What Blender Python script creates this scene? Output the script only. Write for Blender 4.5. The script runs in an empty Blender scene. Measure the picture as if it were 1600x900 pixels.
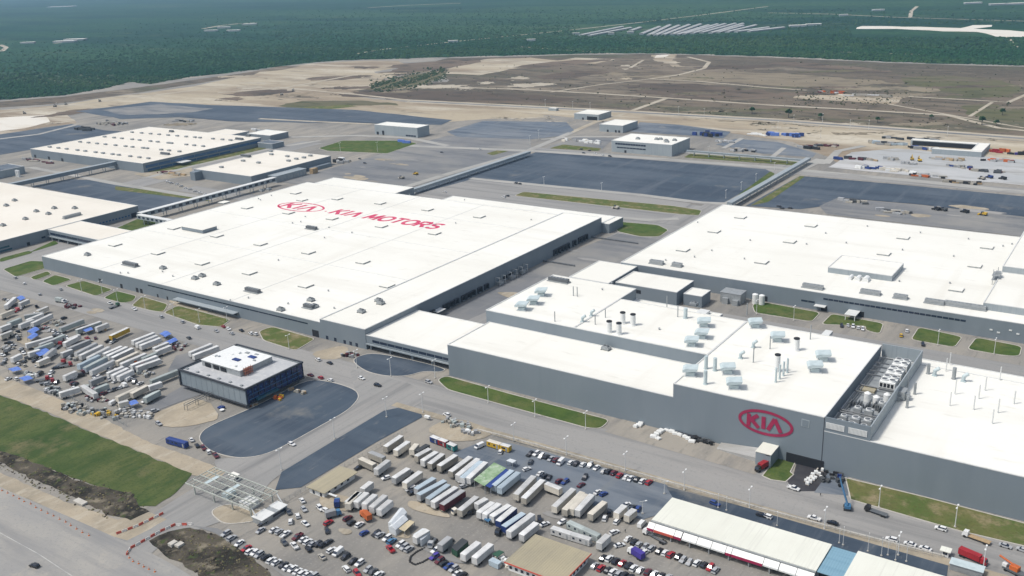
import bpy, bmesh, math, random
from mathutils import Vector, Matrix
from mathutils.geometry import tessellate_polygon
random.seed(11)
S = bpy.context.scene
COL = S.collection

# ------------------------------------------------------------------ camera
FPX, PITCH, ROLL, YAW, CAMZ = 1500.4, 0.32929, -0.041552, -0.610734, 220.0
def _basis():
    cp, sp = math.cos(PITCH), math.sin(PITCH)
    f = Vector((0, cp, -sp)); r = Vector((1, 0, 0)); u = r.cross(f)
    c, s = math.cos(ROLL), math.sin(ROLL)
    r, u = c*r + s*u, -s*r + c*u
    M = Matrix.Rotation(-YAW, 3, 'Z')
    return M @ r, M @ u, M @ f
CR, CU, CF = _basis()
def G(x, y, z=0.0):
    """point of the survey photograph (1600 x 900) -> place on the plane at height z, in metres"""
    d = CF*FPX + CR*(x-800) - CU*(y-450)
    t = (z-CAMZ)/d.z
    return (d.x*t, d.y*t)
cam = bpy.data.cameras.new('camera')
cam.sensor_width = 36.0
cam.lens = 36.0*FPX/1600.0
cam.clip_start, cam.clip_end = 1.0, 120000.0
camo = bpy.data.objects.new('camera', cam); COL.objects.link(camo)
mw = Matrix((CR, CU, -CF)).transposed().to_4x4(); mw.translation = (0, 0, CAMZ)
camo.matrix_world = mw
S.camera = camo

# ------------------------------------------------------------------ daylight
SUN_EL, SUN_AZ = math.radians(58), math.radians(222)      # azimuth clockwise from +Y
W = bpy.data.worlds.new('World'); S.world = W; W.use_nodes = True
nt = W.node_tree; bg = nt.nodes['Background']
sky = nt.nodes.new('ShaderNodeTexSky'); sky.sky_type = 'NISHITA'; sky.sun_disc = False
sky.sun_elevation = SUN_EL; sky.sun_rotation = SUN_AZ; sky.altitude = 400
sky.air_density = 1.3; sky.dust_density = 4.0
hs = nt.nodes.new('ShaderNodeHueSaturation'); hs.inputs['Saturation'].default_value = 0.62
nt.links.new(sky.outputs[0], hs.inputs['Color']); nt.links.new(hs.outputs[0], bg.inputs['Color'])
bg.inputs['Strength'].default_value = 0.108
sun = bpy.data.lights.new('sun', 'SUN'); sun.energy = 2.2; sun.angle = math.radians(9); sun.color = (1, .955, .88)
suno = bpy.data.objects.new('sun', sun); COL.objects.link(suno)
sd = Vector((math.sin(SUN_AZ)*math.cos(SUN_EL), math.cos(SUN_AZ)*math.cos(SUN_EL), math.sin(SUN_EL)))
suno.rotation_euler = sd.to_track_quat('Z', 'Y').to_euler()
suno.location = (0, 0, 900)
vs = S.view_settings; vs.view_transform = 'Standard'; vs.look = 'None'; vs.gamma = 1; vs.use_curve_mapping = False
vs.exposure = 0.42

# ------------------------------------------------------------------ materials
def srgb(r, g, b):
    f = lambda c: (c/255/12.92 if c/255 <= .04045 else ((c/255+.055)/1.055)**2.4)
    return (f(r), f(g), f(b), 1)
def mat(name, col, rough=.8, var=None, metal=0, spec=.4, bump=None, coat=0):
    """var: list of (scale, stretch(x,y,z), colour2, lo, hi, detail) layers of noise mixed over the base"""
    m = bpy.data.materials.new(name); m.use_nodes = True
    t = m.node_tree; b = t.nodes['Principled BSDF']
    b.inputs['Roughness'].default_value = rough; b.inputs['Metallic'].default_value = metal
    b.inputs['Specular IOR Level'].default_value = spec
    b.inputs['Coat Weight'].default_value = coat
    c4 = tuple(col) if len(col) == 4 else (*col, 1)
    b.inputs['Base Color'].default_value = c4
    if var:
        tc = t.nodes.new('ShaderNodeTexCoord')
        prev = None
        for (sc, st, c2, lo, hi, det) in var:
            mp = t.nodes.new('ShaderNodeMapping'); mp.inputs['Scale'].default_value = [sc*k for k in st]
            mp.inputs['Location'].default_value = (random.uniform(0, 50), random.uniform(0, 50), 0)
            t.links.new(tc.outputs['Object'], mp.inputs[0])
            n = t.nodes.new('ShaderNodeTexNoise'); n.inputs['Scale'].default_value = 1; n.inputs['Detail'].default_value = det
            n.inputs['Roughness'].default_value = .62
            t.links.new(mp.outputs[0], n.inputs['Vector'])
            mr = t.nodes.new('ShaderNodeMapRange'); mr.inputs[1].default_value = lo; mr.inputs[2].default_value = hi
            t.links.new(n.outputs[0], mr.inputs[0])
            mx = t.nodes.new('ShaderNodeMix'); mx.data_type = 'RGBA'
            t.links.new(mr.outputs[0], mx.inputs[0])
            if prev is None: mx.inputs[6].default_value = c4
            else: t.links.new(prev, mx.inputs[6])
            mx.inputs[7].default_value = tuple(c2) if len(c2) == 4 else (*c2, 1)
            prev = mx.outputs[2]
        t.links.new(prev, b.inputs['Base Color'])
    if bump:
        tc = t.nodes.new('ShaderNodeTexCoord')
        n = t.nodes.new('ShaderNodeTexNoise'); n.inputs['Scale'].default_value = bump[0]; n.inputs['Detail'].default_value = 4
        t.links.new(tc.outputs['Object'], n.inputs['Vector'])
        bp = t.nodes.new('ShaderNodeBump'); bp.inputs['Strength'].default_value = bump[1]; bp.inputs['Distance'].default_value = bump[2]
        t.links.new(n.outputs[0], bp.inputs['Height']); t.links.new(bp.outputs[0], b.inputs['Normal'])
    return m
U = (1, 1, 1)
M = {}
M['yard'] = mat('yard_concrete', (0.2318, 0.2208, 0.2006), .95, [(.009, U, (0.2898, 0.2668, 0.23), .42, .60, 8), (.03, (1, .3, 1), (0.1702, 0.1656, 0.1564), .48, .64, 8), (.16, (1, .15, 1), (0.1978, 0.1886, 0.1748), .5, .7, 6), (.55, (.5, .1, 1), (0.1472, 0.1426, 0.1334), .56, .74, 5), (.9, U, (0.3036, 0.2898, 0.2622), .56, .74, 4)], spec=.2)
M['road'] = mat('road_concrete', (0.241, 0.2392, 0.2328), .9, [(.008, (.2, 1, 1), (0.2898, 0.2806, 0.2668), .42, .60, 7), (.10, (.05, 1, 1), (0.1748, 0.1748, 0.173), .47, .68, 6), (.35, (.03, 1, 1), (0.276, 0.2668, 0.253), .55, .7, 4), (.6, U, (0.184, 0.184, 0.184), .56, .8, 4)], spec=.25)
M['road2'] = mat('road_concrete_cross', (0.241, 0.2392, 0.2328), .9, [(.008, (1, .2, 1), (0.2898, 0.2806, 0.2668), .42, .60, 7), (.10, (1, .05, 1), (0.1748, 0.1748, 0.173), .47, .68, 6), (.35, (1, .03, 1), (0.276, 0.2668, 0.253), .55, .7, 4), (.6, U, (0.184, 0.184, 0.184), .56, .8, 4)], spec=.25)
M['highway'] = mat('highway_asphalt', (.262, .258, .25), .9, [(.015, U, (.33, .315, .285), .42, .62, 8), (.10, (.08, 1, 1), (.205, .205, .205), .48, .68, 7), (.05, U, (.36, .335, .29), .58, .74, 7), (.7, U, (.22, .22, .22), .54, .76, 4)], spec=.2)
M['asphalt'] = mat('new_asphalt', (.047, .068, .095), .75, [(.010, U, (.080, .100, .126), .40, .60, 8), (.035, (.1, 1, 1), (.034, .050, .074), .45, .62, 7), (.12, (1, .06, 1), (.076, .094, .118), .50, .68, 6), (.5, (1, .2, 1), (.13, .138, .148), .60, .78, 5), (.02, U, (.16, .16, .152), .62, .74, 8)], spec=.35)
M['asphalt2'] = mat('old_asphalt', (.105, .132, .168), .8, [(.01, U, (.165, .183, .205), .40, .60, 8), (.06, (.15, 1, 1), (.07, .09, .12), .46, .64, 7), (.15, (1, .1, 1), (.15, .165, .18), .52, .7, 6), (.03, U, (.24, .235, .22), .60, .74, 8)], spec=.3)
M['asphalt3'] = mat('dusty_asphalt', (0.1628, 0.1672, 0.1742), .85, [(.010, U, (0.2376, 0.2306, 0.2156), .42, .62, 7), (.05, (.2, 1, 1), (0.11, 0.1188, 0.132), .48, .68, 6), (.3, (1, .15, 1), (0.1936, 0.1936, 0.1936), .55, .75, 4)], spec=.3)
M['sand'] = mat('pale_sand', (0.38, 0.3277, 0.2422), 1, [(.004, (.35, 1, 1), (0.2422, 0.1947, 0.1425), .45, .57, 8), (.016, (.2, 1, 1), (0.475, 0.4322, 0.3515), .5, .66, 7), (.03, (.25, 1, 1), (0.209, 0.1805, 0.1425), .56, .68, 7), (.1, U, (0.3135, 0.266, 0.1995), .5, .8, 4)], spec=.1)
M['whitesand'] = mat('white_caliche', (.62, .59, .53), 1, [(.02, (.3, 1, 1), (.5, .44, .35), .5, .7, 6)], spec=.1)
M['field'] = mat('brown_field', (.150, .122, .092), 1, [(.0022, (.5, 1, 1), (.102, .088, .068), .44, .56, 8), (.007, (.25, 1, 1), (.225, .19, .145), .52, .66, 8), (.006, (.4, 1, 1), (.092, .096, .06), .54, .66, 7), (.05, (.4, 1, 1), (.075, .066, .052), .48, .64, 6), (.12, U, (.2, .172, .13), .58, .72, 4)], spec=.1)
M['track'] = mat('dirt_track', (.40, .36, .29), 1, [(.03, U, (.29, .25, .19), .45, .7, 5)], spec=.1)
M['dirt'] = mat('packed_dirt', (.36, .31, .235), 1, [(.03, U, (.26, .23, .18), .42, .62, 6), (.2, (1, .3, 1), (.42, .38, .31), .5, .75, 5), (.8, U, (.24, .21, .17), .55, .8, 3)], spec=.1)
M['ditch'] = mat('depth_shaded_earth', (.085, .074, .058), 1, [(.05, U, (.028, .026, .022), .44, .56, 7), (.12, U, (.2, .175, .13), .54, .68, 6), (.25, U, (.06, .08, .03), .56, .7, 5)], spec=.1, bump=(.3, 1, .8))  # dark soil, blackened further to paint the shade of a ditch kept flat
M['grass'] = mat('mown_grass', (.068, .108, .026), 1, [(.025, U, (.10, .118, .04), .42, .6, 7), (.11, U, (.042, .078, .02), .46, .66, 6), (.05, U, (.15, .135, .065), .56, .72, 6), (.9, U, (.042, .07, .02), .5, .8, 3)], spec=.1)
M['grassdeep'] = mat('lush_grass', (.060, .094, .028), 1, [(.012, U, (.098, .112, .042), .42, .58, 8), (.05, (1, .4, 1), (.036, .066, .02), .46, .64, 8), (.03, U, (.155, .135, .072), .55, .69, 8), (.25, (1, .3, 1), (.044, .074, .025), .5, .7, 5), (.9, U, (.032, .056, .018), .5, .8, 3)], spec=.1)
M['grassdry'] = mat('dry_grass', (.12, .125, .045), 1, [(.05, U, (.075, .11, .03), .42, .6, 6), (.12, U, (.24, .2, .12), .5, .7, 6), (.9, U, (.08, .075, .03), .5, .8, 3)], spec=.1)
M['scrub'] = mat('scrubland', (.018, .070, .036), 1, [(.0009, (.35, 1, 1), (.038, .092, .042), .42, .58, 8), (.003, (.25, 1, 1), (.010, .045, .030), .46, .6, 8), (.01, (.5, 1, 1), (.06, .095, .048), .56, .70, 7), (.0018, (.2, 1, 1), (.09, .108, .072), .62, .70, 7), (.04, U, (.008, .034, .021), .46, .66, 5)], spec=.05)
M['bush'] = mat('bush_leaves', (.019, .068, .033), 1, [(.004, (.4, 1, 1), (.045, .09, .038), .4, .6, 7), (.05, U, (.010, .042, .023), .45, .62, 4)], spec=.05)
M['paleyard'] = mat('pale_gravel', (.36, .37, .375), .95, [(.012, (.5, 1, 1), (.46, .46, .46), .45, .6, 7), (.05, (.3, 1, 1), (.28, .275, .26), .5, .66, 6)], spec=.15)
M['darkpave'] = mat('dark_paving', (.03, .029, .034), .7, [(.1, U, (.055, .054, .058), .45, .65, 6)])  # near-black tone with slight mottling
M['walld'] = mat('slate_cladding', (.20, .24, .27), .5, [(.06, (1, 1, .5), (.235, .275, .305), .42, .62, 5)], spec=.4)
M['sandfield'] = mat('tan_stubble_field', (.185, .155, .112), 1, [(.005, (.3, 1, 1), (.235, .2, .145), .42, .6, 8), (.04, (.4, 1, 1), (.13, .112, .085), .5, .66, 6)], spec=.1)
M['olive'] = mat('olive_field', (.105, .105, .055), 1, [(.006, (.3, 1, 1), (.14, .12, .085), .42, .6, 8), (.04, (.4, 1, 1), (.07, .075, .04), .5, .66, 6)], spec=.1)
M['darkfield'] = mat('dark_tilled_earth', (.098, .078, .062), 1, [(.006, (.3, 1, 1), (.16, .125, .095), .44, .58, 8), (.04, (.4, 1, 1), (.06, .052, .042), .5, .66, 6)], spec=.1)
M['kerb'] = mat('kerb_concrete', (.46, .44, .40), .9, [(.2, U, (.36, .34, .3), .45, .7, 4)], spec=.2)
M['line'] = mat('road_paint', (.42, .42, .40), .8, [(.1, U, (.30, .30, .29), .45, .6, 5)])
M['roof'] = mat('white_roof_membrane', (.735, .728, .68), .7, [(.011, U, (.70, .69, .635), .40, .60, 7), (.04, (.1, 1, 1), (.655, .64, .585), .52, .70, 7), (.04, (1, .1, 1), (.64, .62, .56), .56, .74, 7), (.25, (.3, 1, 1), (.60, .585, .53), .60, .78, 5)], spec=.25)
M['roof2'] = mat('cream_roof_sheet', (.70, .665, .595), .75, [(.012, U, (.655, .615, .54), .40, .62, 7), (.05, (.1, 1, 1), (.62, .585, .515), .52, .72, 7), (.2, (1, .2, 1), (.58, .54, .47), .6, .8, 5)], spec=.25)
M['roof3'] = mat('bone_roof_sheet', (.665, .67, .60), .7, [(.04, U, (.625, .63, .56), .42, .62, 6), (.12, (1, .1, 1), (.60, .595, .53), .52, .72, 6), (1.0, (1, .02, 1), (.59, .59, .53), .55, .7, 3)], spec=.25)
M['tanroof'] = mat('tan_roof_sheet', (.36, .32, .225), .8, [(.05, U, (.31, .28, .205), .42, .65, 6), (.35, (1, .06, 1), (.27, .25, .19), .5, .72, 4)], spec=.2)
M['blueroof'] = mat('blue_roof_sheet', (.19, .33, .42), .6, [(.6, (.03, 1, 1), (.15, .28, .37), .5, .7, 3)])
M['wall'] = mat('grey_cladding', (.172, .206, .236), .55, [(.015, (1, 1, .5), (.192, .226, .254), .42, .62, 7), (.06, (1, 1, .15), (.158, .19, .218), .52, .74, 6)], spec=.35)
M['walll'] = mat('light_grey_cladding', (.27, .31, .335), .6, [(.04, (1, 1, .5), (.31, .345, .365), .42, .62, 5), (.9, (1, 1, .05), (.235, .27, .295), .52, .75, 2)], spec=.35)
M['trim'] = mat('parapet_trim', (.62, .63, .62), .5, [(.2, U, (.52, .53, .52), .5, .75, 4)])
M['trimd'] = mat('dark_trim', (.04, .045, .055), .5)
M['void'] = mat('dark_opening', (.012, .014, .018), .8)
M['glass'] = mat('dark_window_glass', (.018, .028, .05), .12, spec=.6)
M['blueglass'] = mat('blue_curtain_glass', (.012, .024, .11), .16, [(.25, U, (.006, .01, .045), .45, .62, 3)], spec=.6)
M['tealglass'] = mat('teal_window_glass', (.02, .085, .12), .15, spec=.6)
M['bluestrip'] = mat('blue_window_strip', (.03, .10, .22), .25, spec=.6)
M['hood'] = mat('pale_blue_metal', (.47, .545, .56), .5, [(.4, U, (.38, .455, .475), .45, .7, 4)])
M['steel'] = mat('galvanised_steel', (.33, .35, .36), .45, [(.4, U, (.25, .27, .28), .45, .7, 4)], metal=.2)
M['steeld'] = mat('dark_steel', (.10, .11, .12), .5, [(.5, U, (.16, .165, .17), .5, .7, 4)])
M['whitem'] = mat('white_painted_metal', (.70, .71, .70), .5, [(.5, U, (.60, .61, .60), .5, .75, 4)])
M['pole'] = mat('pale_pole', (.60, .61, .60), .5)
M['signred'] = mat('sign_crimson', (.30, .014, .062), .6, [(.3, U, (.25, .016, .065), .4, .7, 3)])
M['roofred'] = mat('roof_paint_crimson', (.52, .035, .11), .8, [(.3, U, (.62, .16, .22), .52, .72, 4)])
M['tyre'] = mat('black_rubber', (.018, .018, .019), .9)
M['barred'] = mat('barrier_red', (.50, .09, .06), .6)
M['barwhite'] = mat('barrier_white', (.62, .60, .57), .6)
M['orange'] = mat('orange_plastic', (.55, .16, .04), .6)
M['wood'] = mat('raw_timber', (.36, .26, .15), .8, [(1, U, (.28, .2, .11), .45, .7, 4)])
PAINT = {'w': (.66, .665, .66), 's': (.36, .37, .38), 'k': (.016, .016, .018), 'g': (.075, .08, .085), 'r': (.33, .018, .026), 'm': (.10, .014, .022), 'b': (.02, .05, .21), 'c': (.05, .16, .30), 't': (.40, .375, .325), 'y': (.60, .38, .03), 'o': (.55, .13, .03), 'n': (.03, .10, .06), 'v': (.06, .04, .28), 'q': (.03, .25, .24), 'p': (.64, .60, .52), 'l': (.40, .48, .54), 'e': (.42, .47, .46), 'd': (.05, .055, .06)}
CN = {'w': 'white', 's': 'silver', 'k': 'black', 'g': 'dark grey', 'r': 'red', 'm': 'maroon', 'b': 'blue', 'c': 'bright blue', 't': 'tan', 'y': 'yellow', 'o': 'orange', 'n': 'dark green', 'v': 'violet blue', 'q': 'teal', 'p': 'cream', 'l': 'pale blue', 'e': 'pale grey', 'd': 'charcoal'}
for k, c in PAINT.items(): M['p'+k] = mat(CN[k].replace(' ', '_')+'_paint', c, .35, coat=.3, spec=.5)
def age(m):
    """every copy weathers a little differently"""
    t = m.node_tree; b = t.nodes['Principled BSDF']; src = b.inputs['Base Color'].links[0].from_socket
    oi = t.nodes.new('ShaderNodeObjectInfo'); mr = t.nodes.new('ShaderNodeMapRange'); mr.inputs[3].default_value = .72; mr.inputs[4].default_value = 1.03
    t.links.new(oi.outputs['Random'], mr.inputs[0])
    mx = t.nodes.new('ShaderNodeMix'); mx.data_type = 'RGBA'; mx.blend_type = 'MULTIPLY'; mx.inputs[0].default_value = 1
    t.links.new(src, mx.inputs[6]); t.links.new(mr.outputs[0], mx.inputs[7]); t.links.new(mx.outputs[2], b.inputs['Base Color'])
    return m
for k, c in PAINT.items(): M['x'+k] = age(mat(CN[k].replace(' ', '_')+'_panel', c, .65, [(.35, (1, .4, 1), tuple(v*.80 for v in c), .42, .64, 6), (1.6, (1, 1, .15), tuple(v*.66 for v in c), .58, .8, 4)]))

# ------------------------------------------------------------------ mesh helpers
class MB:
    def __init__(s): s.v = []; s.f = []; s.mi = []
    def poly(s, pts, mi=0):
        n = len(s.v); s.v += [tuple(p) for p in pts]; s.f.append(tuple(range(n, n+len(pts)))); s.mi.append(mi)
    def box(s, x0, x1, y0, y1, z0, z1, mi=0, faces='btlrfk'):
        n = len(s.v)
        s.v += [(x0, y0, z0), (x1, y0, z0), (x1, y1, z0), (x0, y1, z0), (x0, y0, z1), (x1, y0, z1), (x1, y1, z1), (x0, y1, z1)]
        F = {'b': (0, 3, 2, 1), 't': (4, 5, 6, 7), 'f': (0, 1, 5, 4), 'r': (1, 2, 6, 5), 'k': (2, 3, 7, 6), 'l': (3, 0, 4, 7)}
        for c in faces: s.f.append(tuple(n+i for i in F[c])); s.mi.append(mi)
        return s
    def loft(s, rings, mi=0, cap=True):
        n = len(s.v); k = len(rings[0])
        for r in rings: s.v += [tuple(p) for p in r]
        for i in range(len(rings)-1):
            for j in range(k):
                a = n+i*k+j; b = n+i*k+(j+1) % k
                s.f.append((a, b, b+k, a+k)); s.mi.append(mi)
        if cap:
            s.f.append(tuple(n+j for j in reversed(range(k)))); s.mi.append(mi)
            s.f.append(tuple(n+(len(rings)-1)*k+j for j in range(k))); s.mi.append(mi)
        return s
    def cyl(s, x, y, z0, z1, r, n=10, r2=None, mi=0):
        r2 = r if r2 is None else r2
        ring = lambda z, q: [(x+q*math.cos(2*math.pi*i/n), y+q*math.sin(2*math.pi*i/n), z) for i in range(n)]
        return s.loft([ring(z0, r), ring(z1, r2)], mi)
    def tube(s, p, q, r, n=6, mi=0):
        p, q = Vector(p), Vector(q); d = (q-p)
        if d.length < 1e-6: return s
        d.normalize(); a = d.orthogonal().normalized(); b = d.cross(a)
        ring = lambda o: [o+r*(math.cos(2*math.pi*i/n)*a+math.sin(2*math.pi*i/n)*b) for i in range(n)]
        return s.loft([ring(p), ring(q)], mi)
    def mesh(s, name, mats):
        m = bpy.data.meshes.new(name); m.from_pydata(s.v, [], s.f)
        for k in mats: m.materials.append(M[k] if isinstance(k, str) else k)
        if len(mats) > 1: m.polygons.foreach_set('material_index', s.mi)
        m.update(); return m
    def build(s, name, mats, parent=None, loc=None):
        if not isinstance(mats, (list, tuple)): mats = [mats]
        return put(name, s.mesh(name, mats), parent, loc)
def put(name, mesh, parent=None, loc=None, rot=0):
    o = bpy.data.objects.new(name, mesh); COL.objects.link(o)
    if loc is not None: o.location = loc
    if rot: o.rotation_euler.z = rot
    if parent is not None: o.parent = parent
    return o
def thing(name, label, cat, loc=(0, 0, 0), rz=0, group=None):
    o = bpy.data.objects.new(name, None); COL.objects.link(o); o.empty_display_size = 1
    o.location = loc if len(loc) == 3 else (*loc, 0); o.rotation_euler.z = rz
    return tag(o, label, cat, group)
def tag(o, label, cat, group=None):
    o['label'] = label; o['category'] = cat
    if group: o['group'] = group
    return o
def struct(o): o['kind'] = 'structure'; return o
def dup(root, loc, rz, label=None, group=None, paint=None):
    r = root.copy(); COL.objects.link(r); r.location = loc if len(loc) == 3 else (*loc, 0); r.rotation_euler.z = rz
    if label: r['label'] = label
    if group: r['group'] = group
    for ch in root.children:
        c = ch.copy(); COL.objects.link(c); c.parent = r
        for g in ch.children:
            d = g.copy(); COL.objects.link(d); d.parent = c
    return r
ORD = ['first', 'second', 'third', 'fourth', 'fifth', 'sixth', 'seventh', 'eighth', 'ninth', 'tenth', 'eleventh', 'twelfth', 'thirteenth', 'fourteenth', 'fifteenth', 'sixteenth', 'seventeenth', 'eighteenth', 'nineteenth', 'twentieth']
TENS = ['', '', 'twenty', 'thirty', 'forty']
TENTH = ['', '', 'twentieth', 'thirtieth', 'fortieth']
def nth(i):
    if i < 20: return ORD[i]
    t, u = divmod(i+1, 10)
    return TENTH[t] if u == 0 else TENS[t]+'-'+ORD[u-1]

# ------------------------------------------------------------------ ground
def rounded(p, r):
    """polygon with its corners eased over at most r metres"""
    q = []
    for i in range(len(p)):
        a, b, c = Vector(p[i-1]), Vector(p[i]), Vector(p[(i+1) % len(p)])
        k1 = min(r, .42*(a-b).length)/max(1e-6, (a-b).length); k2 = min(r, .42*(c-b).length)/max(1e-6, (c-b).length)
        s_, e_ = b+(a-b)*k1, b+(c-b)*k2
        for t in (0, .25, .5, .75, 1):
            w = s_*(1-t)**2+b*2*t*(1-t)+e_*t*t; q.append((w.x, w.y))
    return q
def area2(p): return sum(p[i][0]*p[(i+1) % len(p)][1]-p[(i+1) % len(p)][0]*p[i][1] for i in range(len(p)))
def jag(p, amp, step):
    q = []
    for i in range(len(p)):
        a, b = p[i], p[(i+1) % len(p)]; L = math.hypot(b[0]-a[0], b[1]-a[1]); n = max(1, int(L/step))
        for k in range(n):
            t = k/n; q.append((a[0]+(b[0]-a[0])*t+random.uniform(-amp, amp), a[1]+(b[1]-a[1])*t+random.uniform(-amp, amp)))
    return q
NS = [0]
def level(l):
    NS[0] += 1; return .03*l-.02+NS[0]*.00011
def sheet(name, pts, m, lvl, world=False, smooth=0, kerb=False, rough=None):
    p = list(pts) if world else [G(x, y) for x, y in pts]
    if smooth: p = rounded(p, smooth)
    if rough: p = jag(p, *rough)
    if area2(p) < 0: p.reverse()
    z = level(lvl)
    mb = MB(); mb.v = [(x, y, z) for x, y in p]
    for tri in tessellate_polygon([[Vector((x, y, 0)) for x, y in p]]):
        a, b, c = tri
        ar = (p[b][0]-p[a][0])*(p[c][1]-p[a][1])-(p[c][0]-p[a][0])*(p[b][1]-p[a][1])
        mb.f.append((a, b, c) if ar > 0 else (c, b, a)); mb.mi.append(0)
    o = struct(mb.build(name, m))
    if kerb: ring_kerb(p, .45, .13+z)
    return o
KERB = MB()
def ring_kerb(p, w, h, mb=None):
    mb = mb or KERB
    n = len(p); off = []
    for i in range(n):
        a, b, c = Vector(p[i-1]), Vector(p[i]), Vector(p[(i+1) % n])
        d1 = (b-a).normalized() if (b-a).length > 1e-6 else Vector((1, 0)); d2 = (c-b).normalized() if (c-b).length > 1e-6 else d1
        t = (d1+d2); t = t.normalized() if t.length > 1e-3 else d1
        nrm = Vector((t.y, -t.x)); k = 1/max(.4, abs(nrm.dot(Vector((d1.y, -d1.x)))))
        off.append((b.x+nrm.x*w*k, b.y+nrm.y*w*k))
    for i in range(n):
        j = (i+1) % n
        A, B, Co, D = p[i], p[j], off[j], off[i]
        mb.poly([(*D, h), (*Co, h), (*B, h), (*A, h)])
        mb.poly([(*D, 0), (*Co, 0), (*Co, h), (*D, h)])
        mb.poly([(*B, 0), (*A, 0), (*A, h), (*B, h)])
def strip(name, pts, w, m, lvl, world=False):
    p = [Vector(q) for q in (pts if world else [G(x, y) for x, y in pts])]
    L, R = [], []
    for i, b in enumerate(p):
        d = (p[min(i+1, len(p)-1)]-p[max(i-1, 0)]).normalized(); nn = Vector((-d.y, d.x))
        L.append(b+nn*w/2); R.append(b-nn*w/2)
    mb = MB(); z = level(lvl)
    for i in range(len(p)-1):
        mb.poly([(R[i].x, R[i].y, z), (R[i+1].x, R[i+1].y, z), (L[i+1].x, L[i+1].y, z), (L[i].x, L[i].y, z)])
    return struct(mb.build(name, m))

# the plain: one sheet to the horizon, as concentric rings
mb = MB(); R = [0, 400, 900, 1800, 4000, 9000, 20000, 60000]; N = 48
for i in range(1, len(R)):
    for j in range(N):
        a, b = 2*math.pi*j/N, 2*math.pi*(j+1)/N
        q = [(R[i-1]*math.cos(a), R[i-1]*math.sin(a), 0), (R[i]*math.cos(a), R[i]*math.sin(a), 0), (R[i]*math.cos(b), R[i]*math.sin(b), 0), (R[i-1]*math.cos(b), R[i-1]*math.sin(b), 0)]
        mb.poly(q if i > 1 else [q[1], q[2], q[0]])
struct(mb.build('ground', 'yard'))
VEG = [(-260, 148), (0, 156), (100, 149), (160, 139), (205, 128), (235, 131), (300, 120), (400, 109), (470, 99), (540, 94), (620, 92), (700, 89), (800, 87), (900, 84), (1000, 83), (1100, 85), (1200, 88), (1400, 97), (1600, 103), (1900, 117)]
vw = jag([G(*q) for q in VEG], 9, 40); vw = vw[:-int(math.hypot(vw[-1][0]-vw[0][0], 0)//1e9 or 1)]
VEGW = [G(*q) for q in VEG]
edge = []
for i in range(len(VEGW)-1):
    a, b = VEGW[i], VEGW[i+1]; n = max(2, int(math.hypot(b[0]-a[0], b[1]-a[1])/22))
    for k in range(n):
        t = k/n; edge.append((a[0]+(b[0]-a[0])*t+random.uniform(-13, 13), a[1]+(b[1]-a[1])*t+random.uniform(-13, 13)))
sheet('scrubland', edge+[VEGW[-1], (30000, 2000), (30000, 50000), (-50000, 50000), (-50000, 900)], 'scrub', 1, world=True)
sheet('sand_plain', [(-260, 205), (-260, 160), (0, 172), (100, 164), (160, 153), (230, 145), (300, 135), (400, 114), (480, 100), (560, 95), (620, 95), (640, 103), (585, 112), (600, 125), (570, 140), (520, 148), (640, 160), (800, 168), (960, 176), (1200, 191), (1400, 206), (1700, 228), (1750, 300), (1600, 290), (1480, 275), (1330, 262), (1290, 245), (1240, 222), (1160, 210), (1060, 200), (860, 180), (700, 190), (620, 188), (400, 172), (330, 168), (230, 163), (100, 173), (120, 192), (60, 200), (0, 214)], 'sand', 1, rough=(3, 30))
sheet('brown_field', [(560, 149), (520, 147), (580, 138), (700, 128), (690, 112), (650, 104), (700, 91), (800, 88.5), (900, 85.5), (1000, 84.5), (1100, 86.5), (1200, 89.5), (1400, 98.5), (1600, 104.5), (1900, 119), (1900, 245), (1600, 213), (1400, 199), (1200, 185), (960, 172), (800, 165), (650, 156)], 'field', 2, rough=(5, 30))
sheet('field_margin', [(-260, 153), (0, 159), (100, 151), (215, 137), (300, 125), (400, 111), (440, 103), (470, 104), (400, 116), (300, 132), (215, 145), (100, 161), (0, 168), (-260, 165)], 'field', 2, rough=(4, 30))
sheet('pale_clearing', [(700, 100), (760, 92), (830, 90), (870, 95), (800, 108), (750, 118), (700, 115)], 'sand', 3, rough=(6, 25))
sheet('sandy_clearing', [(860, 96), (900, 90), (960, 93), (930, 100)], 'sand', 3, rough=(5, 25))
sheet('hilltop_clearing', [(1020, 86), (1058, 85), (1052, 92), (1066, 105), (1046, 104), (1036, 97), (1022, 94)], 'sand', 4, rough=(7, 16))
sheet('hilltop_clearing', [(1022, 86.5), (1048, 85.5), (1042, 89), (1026, 90)], 'whitesand', 5, rough=(5, 14))
sheet('rubble_ground', [(1243, 152), (1262, 143), (1300, 142), (1372, 147), (1424, 151), (1408, 160), (1385, 164), (1330, 158), (1270, 156)], 'sand', 4, rough=(9, 14))
sheet('sand_spur', [(410, 112), (520, 104), (610, 101), (600, 108), (500, 122), (440, 130), (380, 140), (330, 146), (360, 130)], 'sand', 4, rough=(6, 25))
sheet('white_pit', [(-60, 186), (0, 184), (72, 180), (78, 190), (40, 200), (0, 205), (-60, 208)], 'whitesand', 4, rough=(3, 20))
sheet('weed_patch', [(430, 170), (500, 160), (545, 164), (560, 166), (500, 172)], 'grassdry', 4, smooth=6, rough=(3, 20))
sheet('brown_patch', [(780, 148), (900, 152), (980, 158), (960, 168), (850, 164), (760, 157)], 'field', 3, rough=(4, 20))
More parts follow.
